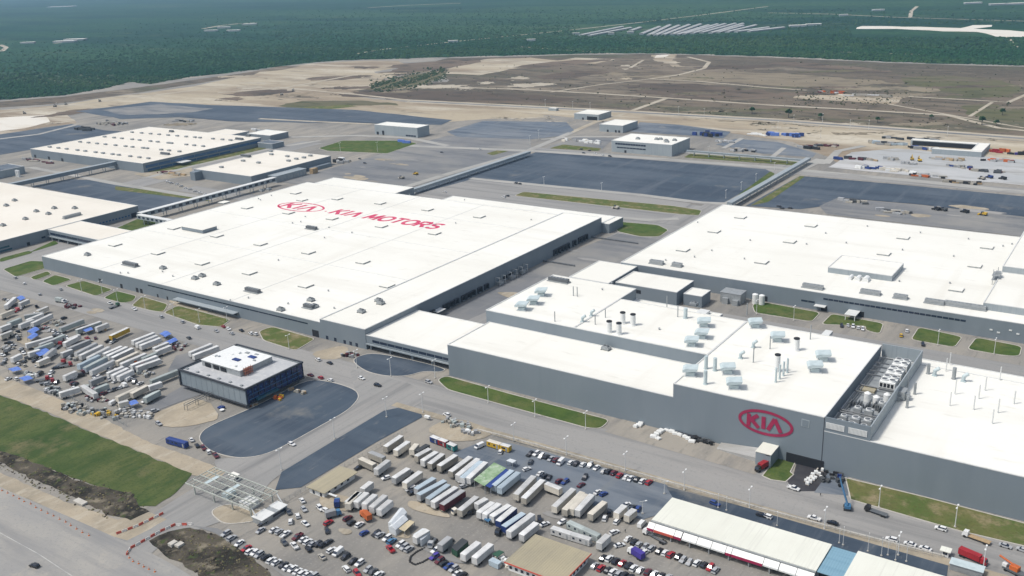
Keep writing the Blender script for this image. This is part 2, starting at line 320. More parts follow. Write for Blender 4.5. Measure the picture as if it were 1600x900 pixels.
for nm, pl, mt in (('dark_earth_patch', [(600, 102), (700, 94), (762, 93), (742, 100), (690, 108), (640, 116), (588, 123), (560, 119), (625, 109)], 'darkfield'), ('dark_earth_patch', [(545, 105), (562, 103), (602, 105), (575, 108)], 'darkfield'), ('dark_earth_patch', [(478, 121), (575, 117), (560, 123), (492, 127)], 'darkfield'), ('dark_earth_patch', [(520, 148), (600, 142), (690, 141), (800, 147), (900, 153), (860, 163), (760, 161), (640, 155), (560, 153)], 'darkfield'), ('dark_earth_patch', [(800, 103), (900, 93.5), (965, 92), (935, 97), (865, 104), (820, 107)], 'darkfield'), ('dark_earth_patch', [(835, 119), (900, 110), (962, 112), (905, 121), (860, 126)], 'darkfield'), ('olive_field', [(1400, 121), (1480, 117), (1580, 128), (1600, 150), (1500, 148), (1430, 138)], 'olive'), ('olive_field', [(1180, 98), (1260, 97), (1400, 112), (1380, 116), (1280, 109)], 'darkfield'), ('tan_field', [(980, 121), (1100, 112), (1200, 113), (1400, 128), (1500, 145), (1300, 140), (1100, 126)], 'sandfield'), ('olive_field', [(1480, 163), (1600, 165), (1640, 195), (1540, 190)], 'olive'), ('dark_earth_patch', [(970, 134), (1060, 129), (1180, 138), (1240, 152), (1100, 156), (1000, 148)], 'darkfield'), ('dark_earth_patch', [(340, 148), (420, 139), (470, 142), (410, 151)], 'darkfield'), ('olive_field', [(430, 168), (470, 157), (560, 156), (640, 164), (560, 165)], 'olive'), ('pale_clearing', [(640, 160), (720, 166), (860, 176), (840, 184), (700, 180), (600, 172)], 'sand'), ('dark_earth_patch', [(40, 186), (110, 172), (150, 168), (130, 178)], 'darkfield')):
    sheet(nm, pl, mt, 4, smooth=60, rough=(9, 22))
sheet('olive_field', [(572, 140), (600, 126), (640, 116), (700, 112), (692, 122), (660, 132), (610, 141)], 'olive', 5, smooth=40, rough=(8, 18))
def wob(px, py, rx, ry, nm, mt, lv):
    pl = [(px+rx*math.cos(a)*random.uniform(.55, 1.25), py+ry*math.sin(a)*random.uniform(.45, 1.3)-.02*rx*math.cos(a)) for a in [j*math.pi/7 for j in range(14)]]
    sheet(nm, pl, mt, lv, smooth=50, rough=(7, 16))
for i in range(44):
    t = random.random(); px = 360+t*640; base = 132-28*t if px < 640 else 118
    wob(px, random.uniform(base-14, base+26), random.uniform(14, 52), random.uniform(1.2, 3.6), *random.choice([('earthwork_patch', 'sand'), ('earthwork_patch', 'darkfield'), ('earthwork_patch', 'field'), ('earthwork_patch', 'sandfield'), ('earthwork_patch', 'track')]), 4)
for i in range(40):
    px = random.uniform(980, 1640); wob(px, random.uniform(95+.02*(px-1000), 185+.06*(px-1000)), random.uniform(20, 80), random.uniform(1.0, 3.4), *random.choice([('soil_patch', 'darkfield'), ('soil_patch', 'olive'), ('soil_patch', 'sandfield'), ('soil_patch', 'field')]), 4)
for i in range(34):
    px = random.uniform(0, 1600); wob(px, (205-.06*px if px < 600 else 165+.05*(px-600))+random.uniform(-10, 12), random.uniform(14, 50), random.uniform(1, 2.6), *random.choice([('soil_patch', 'sand'), ('soil_patch', 'dirt'), ('soil_patch', 'sandfield'), ('soil_patch', 'track')]), 3)
# far tracks and clearings in the scrub
for i, (pl, w) in enumerate([([(555, 84), (600, 77), (700, 66), (760, 60), (800, 56), (900, 46), (1000, 35), (1100, 23), (1200, 10)], 12), ([(800, 72), (870, 77), (960, 84)], 8), ([(1422, 27), (1424, 17), (1433, 10)], 12), ([(1574, 57), (1583, 70), (1596, 78)], 9), ([(1280, 80), (1400, 84), (1480, 86)], 5), ([(0, 70), (10, 74), (3, 80)], 16), ([(316, 45), (345, 40), (372, 37), (402, 35)], 22), ([(85, 68), (120, 63)], 16), ([(1200, 20), (1300, 22), (1400, 27), (1600, 33)], 10), ([(575, 12), (640, 8), (720, 5)], 26)]):
    strip('dirt_track', pl, w, 'track', 3)
sheet('sand_clearing', [(1335, 45), (1345, 40.5), (1440, 42), (1500, 44), (1520, 39.5), (1548, 39.2), (1546, 42), (1525, 45), (1600, 49), (1700, 56), (1700, 62), (1600, 57.5), (1560, 57), (1525, 50), (1470, 49), (1400, 45)], 'whitesand', 4, rough=(7, 40))
for pl, w in [([(640, 158), (800, 166), (960, 174), (1200, 187.5), (1400, 202), (1700, 224)], 30)]:
    strip('road_shoulder', pl, w, 'track', 5)
    strip('far_road', pl, 9, 'asphalt3', 6)
for pl, w in [([(690, 136), (800, 139), (930, 146), (1040, 153), (1200, 164), (1330, 171), (1480, 180), (1520, 190), (1560, 200), (1620, 206)], 9), ([(860, 144), (940, 132), (1015, 123.5), (1090, 127), (1200, 137), (1260, 141)], 7), ([(1015, 123.5), (1060, 117), (1100, 107), (1108, 97), (1075, 89)], 9), ([(1040, 154), (985, 174), (960, 183), (930, 191), (890, 208)], 9), ([(1420, 151), (1530, 157), (1575, 160), (1610, 145)], 7), ([(1390, 163), (1480, 179), (1600, 200)], 5), ([(1550, 160), (1515, 182)], 5), ([(1005, 94), (985, 106)], 7), ([(0, 176), (100, 166), (230, 150), (330, 138)], 16), ([(430, 136), (560, 148), (660, 159)], 10), ([(560, 116), (440, 138), (340, 145)], 12)]:
    strip('dirt_track', pl, w, 'track', 5)
# paved lots
sheet('parking_lot', [(838, 238), (1000, 249), (1196, 264.5), (1207, 270), (1190, 283), (1133, 316), (1095, 319), (1000, 307), (735, 281), (660, 301), (628, 301)], 'asphalt', 6)
sheet('parking_lot', [(1250, 275), (1400, 288), (1600, 307), (1720, 319), (1720, 350), (1600, 339), (1440, 320), (1309, 309), (1290, 322), (1250, 327), (1165, 322)], 'asphalt', 6)
sheet('parking_lot', [(48, 291), (108, 280), (150, 282), (240, 296), (325, 309), (222, 336), (212, 322)], 'asphalt', 6)
sheet('parking_lot', [(-60, 216), (0, 210), (112, 194), (165, 204), (200, 206), (130, 219), (48, 234), (-60, 252)], 'asphalt', 6)
sheet('paved_strip', [(118, 174), (235, 159), (330, 164), (560, 172), (707, 188), (692, 195), (600, 193), (480, 192), (360, 190), (280, 183), (190, 186)], 'asphalt', 6, rough=(2, 30))
strip('pale_strip', [(405, 185.5), (470, 189), (580, 194)], 8, 'track', 7)
sheet('pale_patch', [(160, 172), (250, 163), (330, 170), (300, 176), (200, 180)], 'asphalt3', 7, rough=(4, 25))
sheet('paved_yard', [(698, 206), (755, 189), (885, 191), (897, 204), (880, 212), (830, 218), (715, 214)], 'asphalt2', 6)
sheet('paved_yard', [(985, 206), (1000, 191), (1060, 195), (1142, 206), (1130, 216), (1080, 212)], 'asphalt2', 6)
sheet('service_yard', [(520, 262), (650, 225), (700, 212), (830, 219), (828, 236), (640, 294), (560, 300), (440, 285)], 'asphalt3', 5, rough=(1, 30))
sheet('trailer_yard', [(735, 281), (1000, 307), (1080, 318), (1040, 345), (960, 345), (800, 318), (640, 300)], 'road', 5)
sheet('paved_yard', [(1118, 226), (1150, 217), (1215, 222), (1275, 240), (1270, 246), (1190, 240)], 'asphalt2', 6)
sheet('paved_yard', [(900, 214), (960, 216), (940, 234), (850, 232)], 'asphalt3', 6)
sheet('storage_yard', [(1295, 262), (1330, 238), (1400, 232), (1600, 250), (1720, 262), (1720, 300), (1600, 290), (1400, 272)], 'paleyard', 5, rough=(2, 20))
sheet('bare_yard', [(1309, 310), (1440, 321), (1600, 340), (1720, 352), (1720, 385), (1600, 370), (1290, 335), (1280, 322)], 'asphalt3', 6, rough=(1, 20))
sheet('dock_yard', [(800, 436), (880, 398), (965, 365), (1040, 375), (985, 398), (920, 431), (800, 470), (720, 505), (668, 505)], 'asphalt3', 4)
# roads in the plant
RD = lambda n, x0, x1, y0, y1, m, l: sheet(n, [(x0, y0), (x1, y0), (x1, y1), (x0, y1)], m, l, world=True)
RD('plant_road', -900, 120, 343.5, 371.5, 'road', 4)
RD('plant_road', -372, -322, 390, 800, 'road2', 3)
RD('plant_road', -345, -322, 800, 1030, 'road2', 3)
RD('plant_road', -300, 120, 527, 549, 'road', 4)
RD('plant_road', -800, 300, 708, 730, 'road', 3)
RD('plant_road', -660, 300, 962, 985, 'road', 3)
RD('plant_road', -795, -745, 371.5, 540, 'road2', 3)
RD('plant_road', -870, -600, 626, 650, 'road', 3)
RD('plant_road', -965, -925, 600, 900, 'road2', 3)
sheet('crossing_road', [(545, 575), (610, 592), (650, 602), (668, 632), (600, 645), (524, 690), (420, 752), (395, 800), (345, 815), (250, 850), (215, 890), (90, 880), (120, 850), (190, 835), (290, 770), (345, 740), (330, 716), (388, 716), (430, 704), (520, 655), (560, 628)], 'road2', 5, smooth=10)
sheet('highway', [(-200, 660), (0, 762), (90, 800), (175, 838), (250, 870), (330, 920), (420, 990), (-200, 990)], 'highway', 6, smooth=25)
strip('highway_line', [(-60, 800), (0, 833), (60, 866), (130, 912)], .35, 'line', 7)
sheet('dirt_verge', [(-200, 838), (0, 866), (30, 880), (52, 905), (20, 960), (-200, 960)], 'dirt', 5, rough=(.5, 4))
sheet('dirt_verge', [(-80, 700), (0, 738), (100, 784), (185, 812), (230, 800), (262, 812), (200, 845), (150, 832), (90, 800), (0, 762), (-80, 725)], 'dirt', 5, rough=(.4, 4))
sheet('dirt_bank', [(-80, 560), (0, 588), (60, 610), (150, 648), (230, 690), (320, 722), (352, 738), (338, 752), (300, 742), (240, 715), (150, 678), (60, 638), (0, 617), (-80, 590)], 'dirt', 5, rough=(.5, 4))
sheet('grass_field', [(-80, 590), (0, 618), (60, 640), (150, 679), (240, 716), (298, 741), (284, 762), (244, 792), (214, 792), (202, 776), (160, 764), (100, 742), (60, 726), (0, 705), (-80, 672)], 'grassdeep', 6, rough=(.7, 4))
sheet('ditch', [(-80, 672), (0, 703), (60, 725), (130, 755), (204, 770), (220, 792), (232, 800), (205, 814), (170, 804), (110, 774), (50, 748), (0, 723), (-80, 690)], 'ditch', 6, rough=(.7, 3))
sheet('ditch', [(232, 846), (262, 832), (298, 824), (335, 836), (390, 868), (432, 905), (440, 940), (350, 940), (300, 890), (258, 868)], 'ditch', 6, rough=(.7, 3))
sheet('paved_edge', [(300, 822), (335, 833), (395, 868), (450, 905), (470, 905), (400, 858), (340, 826)], 'asphalt3', 7)
sheet('visitor_lot', [(706, 708), (754, 690), (800, 693), (848, 706), (1040, 757), (1056, 775), (1030, 805), (1004, 812), (955, 799), (880, 775), (800, 748), (745, 728)], 'asphalt2', 6, rough=(.4, 6))
sheet('forecourt', [(1040, 760), (1200, 803), (1340, 840), (1482, 878), (1476, 930), (1330, 930), (1250, 850), (1060, 792)], 'asphalt', 7)
sheet('car_lot', [(905, 800), (1000, 812), (1250, 880), (1480, 930), (1400, 990), (900, 990), (870, 860)], 'yard', 6)
sheet('office_lot', [(309, 686), (322, 668), (395, 638), (482, 592), (525, 599), (556, 610), (561, 622), (545, 640), (520, 655), (432, 704), (400, 714), (368, 716), (330, 706)], 'asphalt', 6, smooth=14, kerb=True)
sheet('paved_triangle', [(440, 738), (600, 642), (630, 636), (655, 640), (660, 652), (590, 690), (470, 762), (430, 766)], 'asphalt', 6)
sheet('canopy_lot', [(548, 562), (580, 551), (640, 562), (698, 577), (688, 582), (662, 580), (636, 588), (602, 588), (570, 580)], 'asphalt', 6, smooth=14, kerb=True)
sheet('office_path', [(262, 580), (275, 556), (300, 550), (330, 545), (290, 585)], 'asphalt3', 6)
sheet('office_path', [(222, 640), (295, 598), (330, 612), (290, 625), (245, 642)], 'asphalt3', 6)
sheet('dirt_patch', [(235, 650), (300, 622), (330, 630), (345, 655), (290, 668), (255, 668)], 'dirt', 7, smooth=6, rough=(.4, 4))
sheet('dirt_island', [(328, 800), (352, 788), (385, 795), (420, 800), (400, 815), (350, 820)], 'dirt', 7, smooth=5, kerb=True)
sheet('dirt_patch', [(665, 672), (690, 658), (720, 655), (760, 668), (770, 680), (740, 690), (700, 690)], 'dirt', 7, smooth=6, rough=(.4, 4))
sheet('dirt_patch', [(485, 552), (530, 540), (548, 545), (530, 562), (500, 562)], 'dirt', 6, smooth=6, rough=(.4, 4))
sheet('dirt_patch', [(262, 470), (280, 466), (330, 490), (290, 488)], 'dirt', 7, smooth=6, rough=(.4, 4))
sheet('loading_apron', [(945, 675), (975, 655), (1010, 663), (1195, 712), (1190, 728), (1180, 742)], 'yard', 6)
sheet('loading_ramp', [(1245, 722), (1295, 735), (1280, 768), (1240, 768), (1230, 752), (1240, 742)], 'darkpave', 6)
sheet('work_apron', [(1297, 735), (1325, 742), (1325, 775), (1272, 770)], 'asphalt2', 6)
RD('verge', -318, 120, 338.8, 343.4, 'dirt', 7)
M['paleroad'] = mat('pale_concrete_road', (0.3135, 0.3087, 0.2898), .95, [(.01, U, (0.361, 0.3515, 0.3277), .42, .6, 8), (.08, (.3, 1, 1), (0.2375, 0.2327, 0.2232), .5, .7, 6)], spec=.2)
for pl, w in (([(640, 228), (830, 236), (1000, 246.5), (1200, 261.5), (1290, 270), (1450, 285), (1700, 311)], 12), ([(735, 279), (1000, 305), (1095, 317), (1138, 319)], 9), ([(1140, 319), (1200, 287), (1284, 249)], 13), ([(600, 303), (700, 272), (820, 238), (893, 207)], 10), ([(-20, 268), (50, 262), (180, 287), (335, 312)], 9), ([(225, 279), (300, 260), (430, 231), (500, 220)], 9), ([(430, 215), (560, 212), (640, 216), (700, 228)], 10), ([(120, 195), (60, 210), (-40, 222)], 10), ([(845, 218), (900, 214), (1000, 214)], 8), ([(1060, 238), (1180, 246), (1290, 256)], 8), ([(1130, 232), (1160, 216)], 6), ([(1205, 247), (1225, 231)], 6), ([(960, 340), (1010, 344), (1060, 342)], 8), ([(1290, 256), (1310, 236), (1350, 228)], 9)):
    strip('concrete_road', pl, w, 'paleroad', 8)
for i in range(46):      # worn and repaired patches of the yards
    px, py = random.choice([(random.uniform(470, 900), random.uniform(775, 890)), (random.uniform(0, 230), random.uniform(470, 575)), (random.uniform(520, 660), random.uniform(248, 285)), (random.uniform(1300, 1600), random.uniform(318, 345)), (random.uniform(700, 960), random.uniform(375, 470))])
    x, y = G(px, py); r = random.uniform(2, 7); k = random.uniform(1.2, 4)
    sheet('worn_patch', [(x+r*k*math.cos(a)*random.uniform(.6, 1.2), y+r*math.sin(a)*random.uniform(.6, 1.2)) for a in [j*math.pi/5 for j in range(10)]], random.choice(['dirt', 'yard', 'asphalt3', 'road', 'dirt']), 8, world=True, smooth=3)
# lawns
def lawn(p, m='grass', k=True, sm=3.5): sheet('lawn', p, m, 7, smooth=sm, kerb=k)
lawn([(5, 421), (48, 408), (70, 409), (72, 419), (25, 433)], 'grass')
lawn([(47, 434), (74, 424), (80, 429), (55, 438)], 'grass'); lawn([(66, 440), (86, 430), (112, 437), (84, 447)], 'grass')
lawn([(102, 447), (130, 439), (176, 453), (150, 463)], 'grass'); lawn([(162, 466), (182, 455), (213, 463), (208, 471), (192, 474)], 'grass')
lawn([(206, 478), (222, 464), (262, 476), (255, 488), (238, 486)], 'grassdry'); lawn([(256, 489), (278, 478), (360, 500), (345, 511), (310, 508)], 'grassdry')
lawn([(405, 518), (425, 511), (492, 530), (462, 548), (412, 532)], 'grassdry')
lawn([(684, 594), (697, 588), (800, 617), (952, 657), (938, 670), (918, 669), (790, 634), (700, 609)])
lawn([(1192, 744), (1214, 716), (1242, 722), (1234, 738), (1239, 742), (1227, 753), (1205, 750)], sm=0)
lawn([(1322, 748), (1450, 779), (1620, 824), (1620, 858), (1500, 830), (1330, 781)], 'grassdry', sm=0)
for p in ([(1176, 478), (1184, 471), (1281, 489), (1268, 503), (1180, 489)], [(1284, 507), (1300, 491), (1380, 506), (1374, 522), (1352, 516), (1354, 510)], [(1424, 531), (1436, 512), (1503, 527), (1491, 543)], [(1512, 546), (1526, 528), (1596, 542), (1592, 557), (1570, 556)]): lawn(p, 'grass')
lawn([(804, 306), (818, 300), (1050, 322), (1096, 329), (1092, 337), (1062, 335)], 'grassdry'); lawn([(962, 350), (968, 347), (1028, 352), (1044, 360), (1030, 370), (1000, 370), (965, 362)])
lawn([(498, 232), (535, 220), (622, 220), (652, 224), (605, 240), (512, 236)])
lawn([(1068, 246), (1082, 239), (1280, 256), (1260, 260)], 'grassdry', False); lawn([(1142, 313), (1204, 268), (1211, 272), (1160, 305)], 'grass', False)
lawn([(760, 240), (788, 232), (795, 236), (770, 243)], 'grassdry', False); lawn([(858, 232), (880, 226), (940, 232), (935, 236)], 'grassdry', False)
lawn([(1172, 322), (1250, 275), (1258, 276), (1200, 316)], 'grassdry', False); lawn([(180, 291), (330, 309), (330, 315), (180, 297)], 'grassdry', False)
lawn([(232, 268), (420, 225), (420, 231), (240, 276)], 'grassdry', False); lawn([(208, 262+10), (300, 262), (300, 275), (250, 281)], 'dirt', False)
lawn([(180, 358), (220, 340), (262, 347), (215, 362)], 'grass', False); lawn([(45, 395), (85, 376), (92, 381), (60, 391)], 'grass', False); lawn([(0, 404), (45, 392), (52, 395), (0, 410)], 'grass', False)
struct(KERB.build('kerb', 'kerb'))

# ------------------------------------------------------------------ buildings
def block(par, x0, x1, y0, y1, z0, z1, wall='wall', roof='roof', par_h=.35, sides='flrk', trim='trim'):
    """one rectangular storey block in plan: 'wall' faces, sunk 'roof' deck, 'parapet' coping"""
    MB().box(x0, x1, y0, y1, z0, z1, faces=sides).build('wall', wall, par)
    t = .5
    rb = MB(); rb.poly([(x0+t, y0+t, z1-par_h), (x1-t, y0+t, z1-par_h), (x1-t, y1-t, z1-par_h), (x0+t, y1-t, z1-par_h)])
    rb.build('roof', roof, par)
    c = MB()
    for (a, b, e, f) in ((x0-.05, x1+.05, y0-.05, y0+t), (x0-.05, x1+.05, y1-t, y1+.05), (x0-.05, x0+t, y0+t, y1-t), (x1-t, x1+.05, y0+t, y1-t)):
        c.box(a, b, e, f, z1-par_h-.02, z1+.02)
    c.build('parapet', trim, par)
def strip_win(par, axis, c, a0, a1, z0, z1, m='glass', name='window', n=1, gap=.3):
    """flush band of glazing on a wall plane; axis 'y' = wall facing -Y at y=c, 'x' = wall facing +X at x=c"""
    w = (a1-a0)/n
    for i in range(n):
        p, q = a0+i*w+gap/2, a0+(i+1)*w-gap/2
        mb = MB()
        if axis == 'y': mb.box(p, q, c-.06, c+.2, z0, z1)
        else: mb.box(c-.2, c+.06, p, q, z0, z1)
        o = mb.build(name, m, par)
def on_wall_y(px, yw):
    lo, hi = 0, 60
    for _ in range(40):
        m = (lo+hi)/2
        if G(*px, m)[1] > yw: lo = m
        else: hi = m
    return G(*px, lo)[0], lo
VENT = MB().box(-4, 4, -4, 4, 0, .9, 0, 'flrk').box(-4.15, 4.15, -4.15, 4.15, .9, 1.05, 1).mesh('smoke_vent', ['steel', 'roof'])  # white vents; the grey of the side faces paints in their shade
FANM = MB().box(-2.2, 2.2, -1.8, 1.8, .35, 1.7, 0).box(-1.4, 1.4, -1.2, 1.2, 1.7, 2.2, 0).cyl(-.9, 0, 2.2, 2.5, .7, 10, mi=1).cyl(.9, 0, 2.2, 2.5, .7, 10, mi=1).box(-2.4, -2.0, -2, 2, 0, .35, 1).box(2.0, 2.4, -2, 2, 0, .35, 1).mesh('roof_fan', ['steel', 'steeld'])
SMALLV = MB().cyl(0, 0, 0, .9, .45, 8).cyl(0, 0, .9, 1.2, .75, 8, .3).mesh('roof_vent', ['steel'])
def roof_items(par, z, pts, mesh, name, rot=0):
    for p in pts:
        x, y = G(p[0], p[1], z); put(name, mesh, par, (x, y, z-.02), rot)

# --- the long white assembly hall with painted roof
hall = thing('factory_hall', 'vast white-roofed factory hall with red lettering painted on its roof', 'factory', (-555, 391, 0))
def rel(o, par): o.location = Vector(o.location)-Vector(par.location); return o
def local(par):
    """children are written in world metres: shift them once under their thing"""
    for c in par.children:
        c.location = Vector(c.location)-Vector(par.location)
block(hall, -731, -421, 391, 682, 0, 10.9)
block(hall, -421, -383, 391, 682, 0, 13.2)
block(hall, -383.0, -376, 682.2, 707, 0, 8.2)
block(hall, -560, -383.2, 682.2, 707, 0, 8.2)
block(hall, -722, -612, 682.2, 712, 0, 10.4)
MB().box(-693, -665, 497, 512, 10.9, 13.6, 0, 'flrk').box(-693.2, -664.8, 496.8, 512.2, 13.6, 13.9, 1).build('roof_penthouse', ['wall', 'roof'], hall)
strip_win(hall, 'y', 391, -595, -432, 7.3, 8.2, 'glass', n=18, gap=.25)
strip_win(hall, 'y', 391, -560, -500, 1.2, 3.4, 'void', 'canopy_opening')
MB().box(-562, -498, 386.5, 391, 3.6, 4.0).build('canopy', 'walll', hall)
for x in (-655, -628, -609, -604): strip_win(hall, 'y', 391, x-1.6, x+1.6, 0, 3.4, 'void', 'door')
for x in (-585, -574, -563): strip_win(hall, 'y', 391, x-1, x+1, 0, 2.4, 'void', 'door')
for x in (-416, -409, -401, -396, -391): strip_win(hall, 'y', 391, x-1.2, x+1.2, .2, 2.6, 'glass', 'window')
strip_win(hall, 'y', 391, -429, -423, 0, 4.5, 'void', 'door')
# truck docks on the side wall
def dockdoor(y0, y1, z1=4.4):
    d = MB().box(-383.2, -382.9, y0, y1, .9, z1).build('dock_door', 'void', hall)
    MB().box(-383, -381.6, y0-.3, y0, .6, z1+.3).box(-383, -381.6, y1, y1+.3, .6, z1+.3).box(-383, -381.6, y0, y1, z1, z1+.3).build('dock_frame', 'trimd', d)
for y in (452, 466, 471.5, 478, 486, 491.5, 497, 505, 513): dockdoor(y, y+4.2)
MB().box(-383, -378, 455, 463, 3.5, 3.8).build('canopy', 'trim', hall)
for y in (605, 609.8, 614.6, 619.4, 624.2, 634, 643, 648, 652.8): dockdoor(y, y+4, 5)
for y in (526, 541, 555):
    m2 = MB()
    for a, b in ((-382, y), (-378.5, y), (-382, y+7), (-378.5, y+7)): m2.box(a-.18, a+.18, b-.18, b+.18, 0, 6.5)
    for z in (3, 6.2): m2.box(-382.4, -378.1, y-.3, y+.2, z, z+.25).box(-382.4, -378.1, y+6.8, y+7.3, z, z+.25)
    m2.box(-382, -379, y+1, y+6, .3, 2.6); m2.build('pipe_rack', 'steel', hall)
strip_win(hall, 'x', -383, 536, 551, 1.5, 3.6, 'void', 'canopy_opening')
MB().box(-383, -340, 664, 665, 0, 1.3).build('dock_wall', 'steeld', hall); MB().box(-383, -355, 590, 591, 0, 1.3).build('dock_wall', 'steeld', hall)
roof_items(hall, 10.6, [(482, 395), (567, 410), (478, 447), (596, 354), (519, 342), (451, 333), (594, 318), (679, 365), (749, 339), (668, 328), (407, 382), (527, 311), (462, 302), (472, 313), (272, 357), (180, 383), (339, 369), (247, 396), (316, 412), (390, 427), (386, 325), (350, 317), (605, 447)], VENT, 'smoke_vent')
roof_items(hall, 10.6, [(137, 399), (255, 420), (305, 436), (316, 432), (339, 445), (486, 470), (492, 480), (409, 299), (420, 297), (439, 485)], FANM, 'roof_fan')
roof_items(hall, 12.9, [(565, 488), (595, 475), (592, 471)], FANM, 'roof_fan')
def long_unit(par, x, y, z, L, rz=0, dark=False):
    m2 = MB()
    m2.box(-L/2, L/2, -2.6, 2.6, .2, .6, 0).box(-L/2+.5, L/2-.5, -1.5, 1.6, .6, 2.6, 1)
    for i in range(int(L/2.2)):
        m2.cyl(-L/2+1.5+i*2.2, 0, 2.6, 2.9, .8, 8, mi=0)
    o = m2.build('air_handler', ['steel', 'steeld' if dark else 'steel'], par, (x, y, z)); o.rotation_euler.z = rz
for p, L in (((204, 415), 17), ((395, 456), 14), ((487, 358), 12), ((483, 481), 9)):
    x, y = G(*p, 10.6); long_unit(hall, x, y, 10.55, L, 0, True)
roof_items(hall, 10.6, [(435, 407), (200, 427), (188, 427), (270, 432), (254, 425), (457, 349), (470, 347), (477, 339), (514, 356), (424, 306), (404, 311), (407, 313), (550, 364), (507, 372), (640, 305), (648, 303), (726, 313), (830, 344), (712, 349), (680, 352), (513, 455), (522, 482), (388, 466), (360, 470), (450, 475)], SMALLV, 'roof_vent')
# expansion joints: raised seams across the roof
m2 = MB()
for y in (482, 555): m2.box(-730, -421.6, y-.25, y+.25, 10.5, 10.72)
for y in (630,): m2.box(-560, -421.6, y-.25, y+.25, 10.5, 10.72)
for x in (-655, -580, -505): m2.box(x-.2, x+.2, 392, 681, 10.5, 10.68)
m2.box(-420.6, -419.9, 392, 681, 12.8, 13.3)
m2.build('roof_seam', 'trim', hall)
# lettering drawn as strokes
def strokes(segs, w, to3, mb):
    """thick polylines; to3 maps letter plane -> world"""
    for si, pl in enumerate(segs):
        P = [Vector(p) for p in pl]; L, R = [], []
        for i, b in enumerate(P):
            d1 = (P[i]-P[i-1]).normalized() if i else None; d2 = (P[i+1]-P[i]).normalized() if i < len(P)-1 else None
            d = ((d1 or d2)+(d2 or d1)).normalized(); nn = Vector((-d.y, d.x)); k = w/2/max(.45, abs(nn.dot(Vector((-(d1 or d2).y, (d1 or d2).x)))))
            L.append(b+nn*k); R.append(b-nn*k)
        for i in range(len(P)-1): mb.poly([to3(v, si*.02) for v in (R[i], R[i+1], L[i+1], L[i])])
def arc(cx, cy, rx, ry, a0, a1, n=14):
    return [(cx+rx*math.cos(math.radians(a0+(a1-a0)*i/n)), cy+ry*math.sin(math.radians(a0+(a1-a0)*i/n))) for i in range(n+1)]
GLYPH = {'K': [[(.08, 0), (.08, 1)], [(.78, 1), (.16, .47)], [(.3, .55), (.86, 0)]], 'I': [[(.2, 0), (.2, 1)]],
         'A': [[(.04, 0), (.46, .94)], [(.46, .94), (.9, 0)]], 'M': [[(.06, 0), (.12, 1)], [(.12, 1), (.5, .15)], [(.5, .15), (.88, 1)], [(.88, 1), (.96, 0)]],
         'O': [arc(.5, .5, .44, .44, 0, 360, 22)], 'T': [[(0, .93), (.84, .93)], [(.42, .9), (.42, 0)]],
         'R': [[(.08, 0), (.08, 1)], [(.08, .93), (.5, .93)]+arc(.5, .7, .26, .23, 90, -90, 8)+[(.08, .47)], [(.4, .47), (.82, 0)]],
         'S': [arc(.45, .73, .33, .21, 30, 270, 10)+arc(.45, .27, .35, .25, 90, -150, 10)[1:]]}
ADV = {'K': .98, 'I': .5, 'A': 1.02, 'M': 1.16, 'O': 1.12, 'T': .94, 'R': .98, 'S': .95, ' ': .62}
def write(par, text, x0, y0, h, sx, w, z, m, shear=0):
    x = x0
    for ch in text:
        if ch != ' ':
            mb = MB(); xx = x
            strokes([[(p[0]*sx*h, p[1]*h) for p in s] for s in GLYPH[ch]], w, lambda q, e: (xx+q.x+shear*q.y, y0+q.y, z+e), mb)
            mb.build('painted_letter', 'roofred', par)
        x += ADV[ch]*sx*h
ZR = 10.9-.35+.03
mb = MB()
strokes([arc(-657, 602.5, 26.5, 13.2, 0, 360, 48)], 2.0, lambda q, e: (q.x, q.y, ZR+e), mb); mb.build('painted_oval', 'roofred', hall)
write(hall, 'KIA', -678.5, 594.5, 16.5, .98, 3.6, ZR, 'roofred', .12)
mb = MB(); mb.box(-624.4, -622.4, 600, 602, ZR-.02, ZR+.01); mb.build('painted_dot', 'roofred', hall)
write(hall, 'KIA MOTORS', -617, 597, 16, .82, 3.4, ZR, 'roofred', .12)
# --- covered link between hall and press shop, road passing below
lk = thing('covered_link', 'white-roofed link building bridging the road between two halls', 'building', (-350, 391, 0))
block(lk, -382.8, -315.2, 391.2, 440, 4.6, 9.6)
strip_win(lk, 'y', 391.2, -378, -318, 5.6, 7.2, 'glass', n=10, gap=.35)
MB().box(-382.5, -315.5, 390.2, 391.2, 3.6, 4.4).build('fascia_beam', 'walll', lk)
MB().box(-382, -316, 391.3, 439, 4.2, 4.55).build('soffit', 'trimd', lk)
for x in (-380.5, -365, -348, -333, -317): MB().box(x-.4, x+.4, 392, 393, 0, 4.2).build('column', 'walll', lk)
for x in (-370, -340): MB().box(x-.4, x+.4, 420, 421, 0, 4.2).build('column', 'walll', lk)
MB().box(-382, -316, 437, 438, 0, 4.2).build('shade_backing', 'void', lk)  # near-black sheet painting the shade under the link; the road runs through

# --- press shop with the red oval sign
ks = thing('press_shop', 'grey stepped factory building with red oval sign on its long front wall', 'factory', (-200, 385, 0))
block(ks, -315, -178, 385, 425.0, 0, 19.0)
block(ks, -317, -257, 425.2, 500, 0, 26)
block(ks, -257, -178, 425.2, 479, 0, 26)
block(ks, -178, -106, 385, 479, 0, 26)
block(ks, -106, 60, 385.0, 479, 0, 19.5, par_h=.3)
block(ks, -257, -201, 479.2, 501, 0, 19)
block(ks, -201, -141, 479.2, 489, 0, 19)
block(ks, -141, 60, 479.2, 489, 0, 18.6)
MB().box(-214, -208, 481, 499, 19, 20.6).box(-150, -143, 481, 489, 19, 20.4).box(-141.5, -137.5, 488, 503, 17.5, 19.5).build('roof_duct', 'trim', ks)
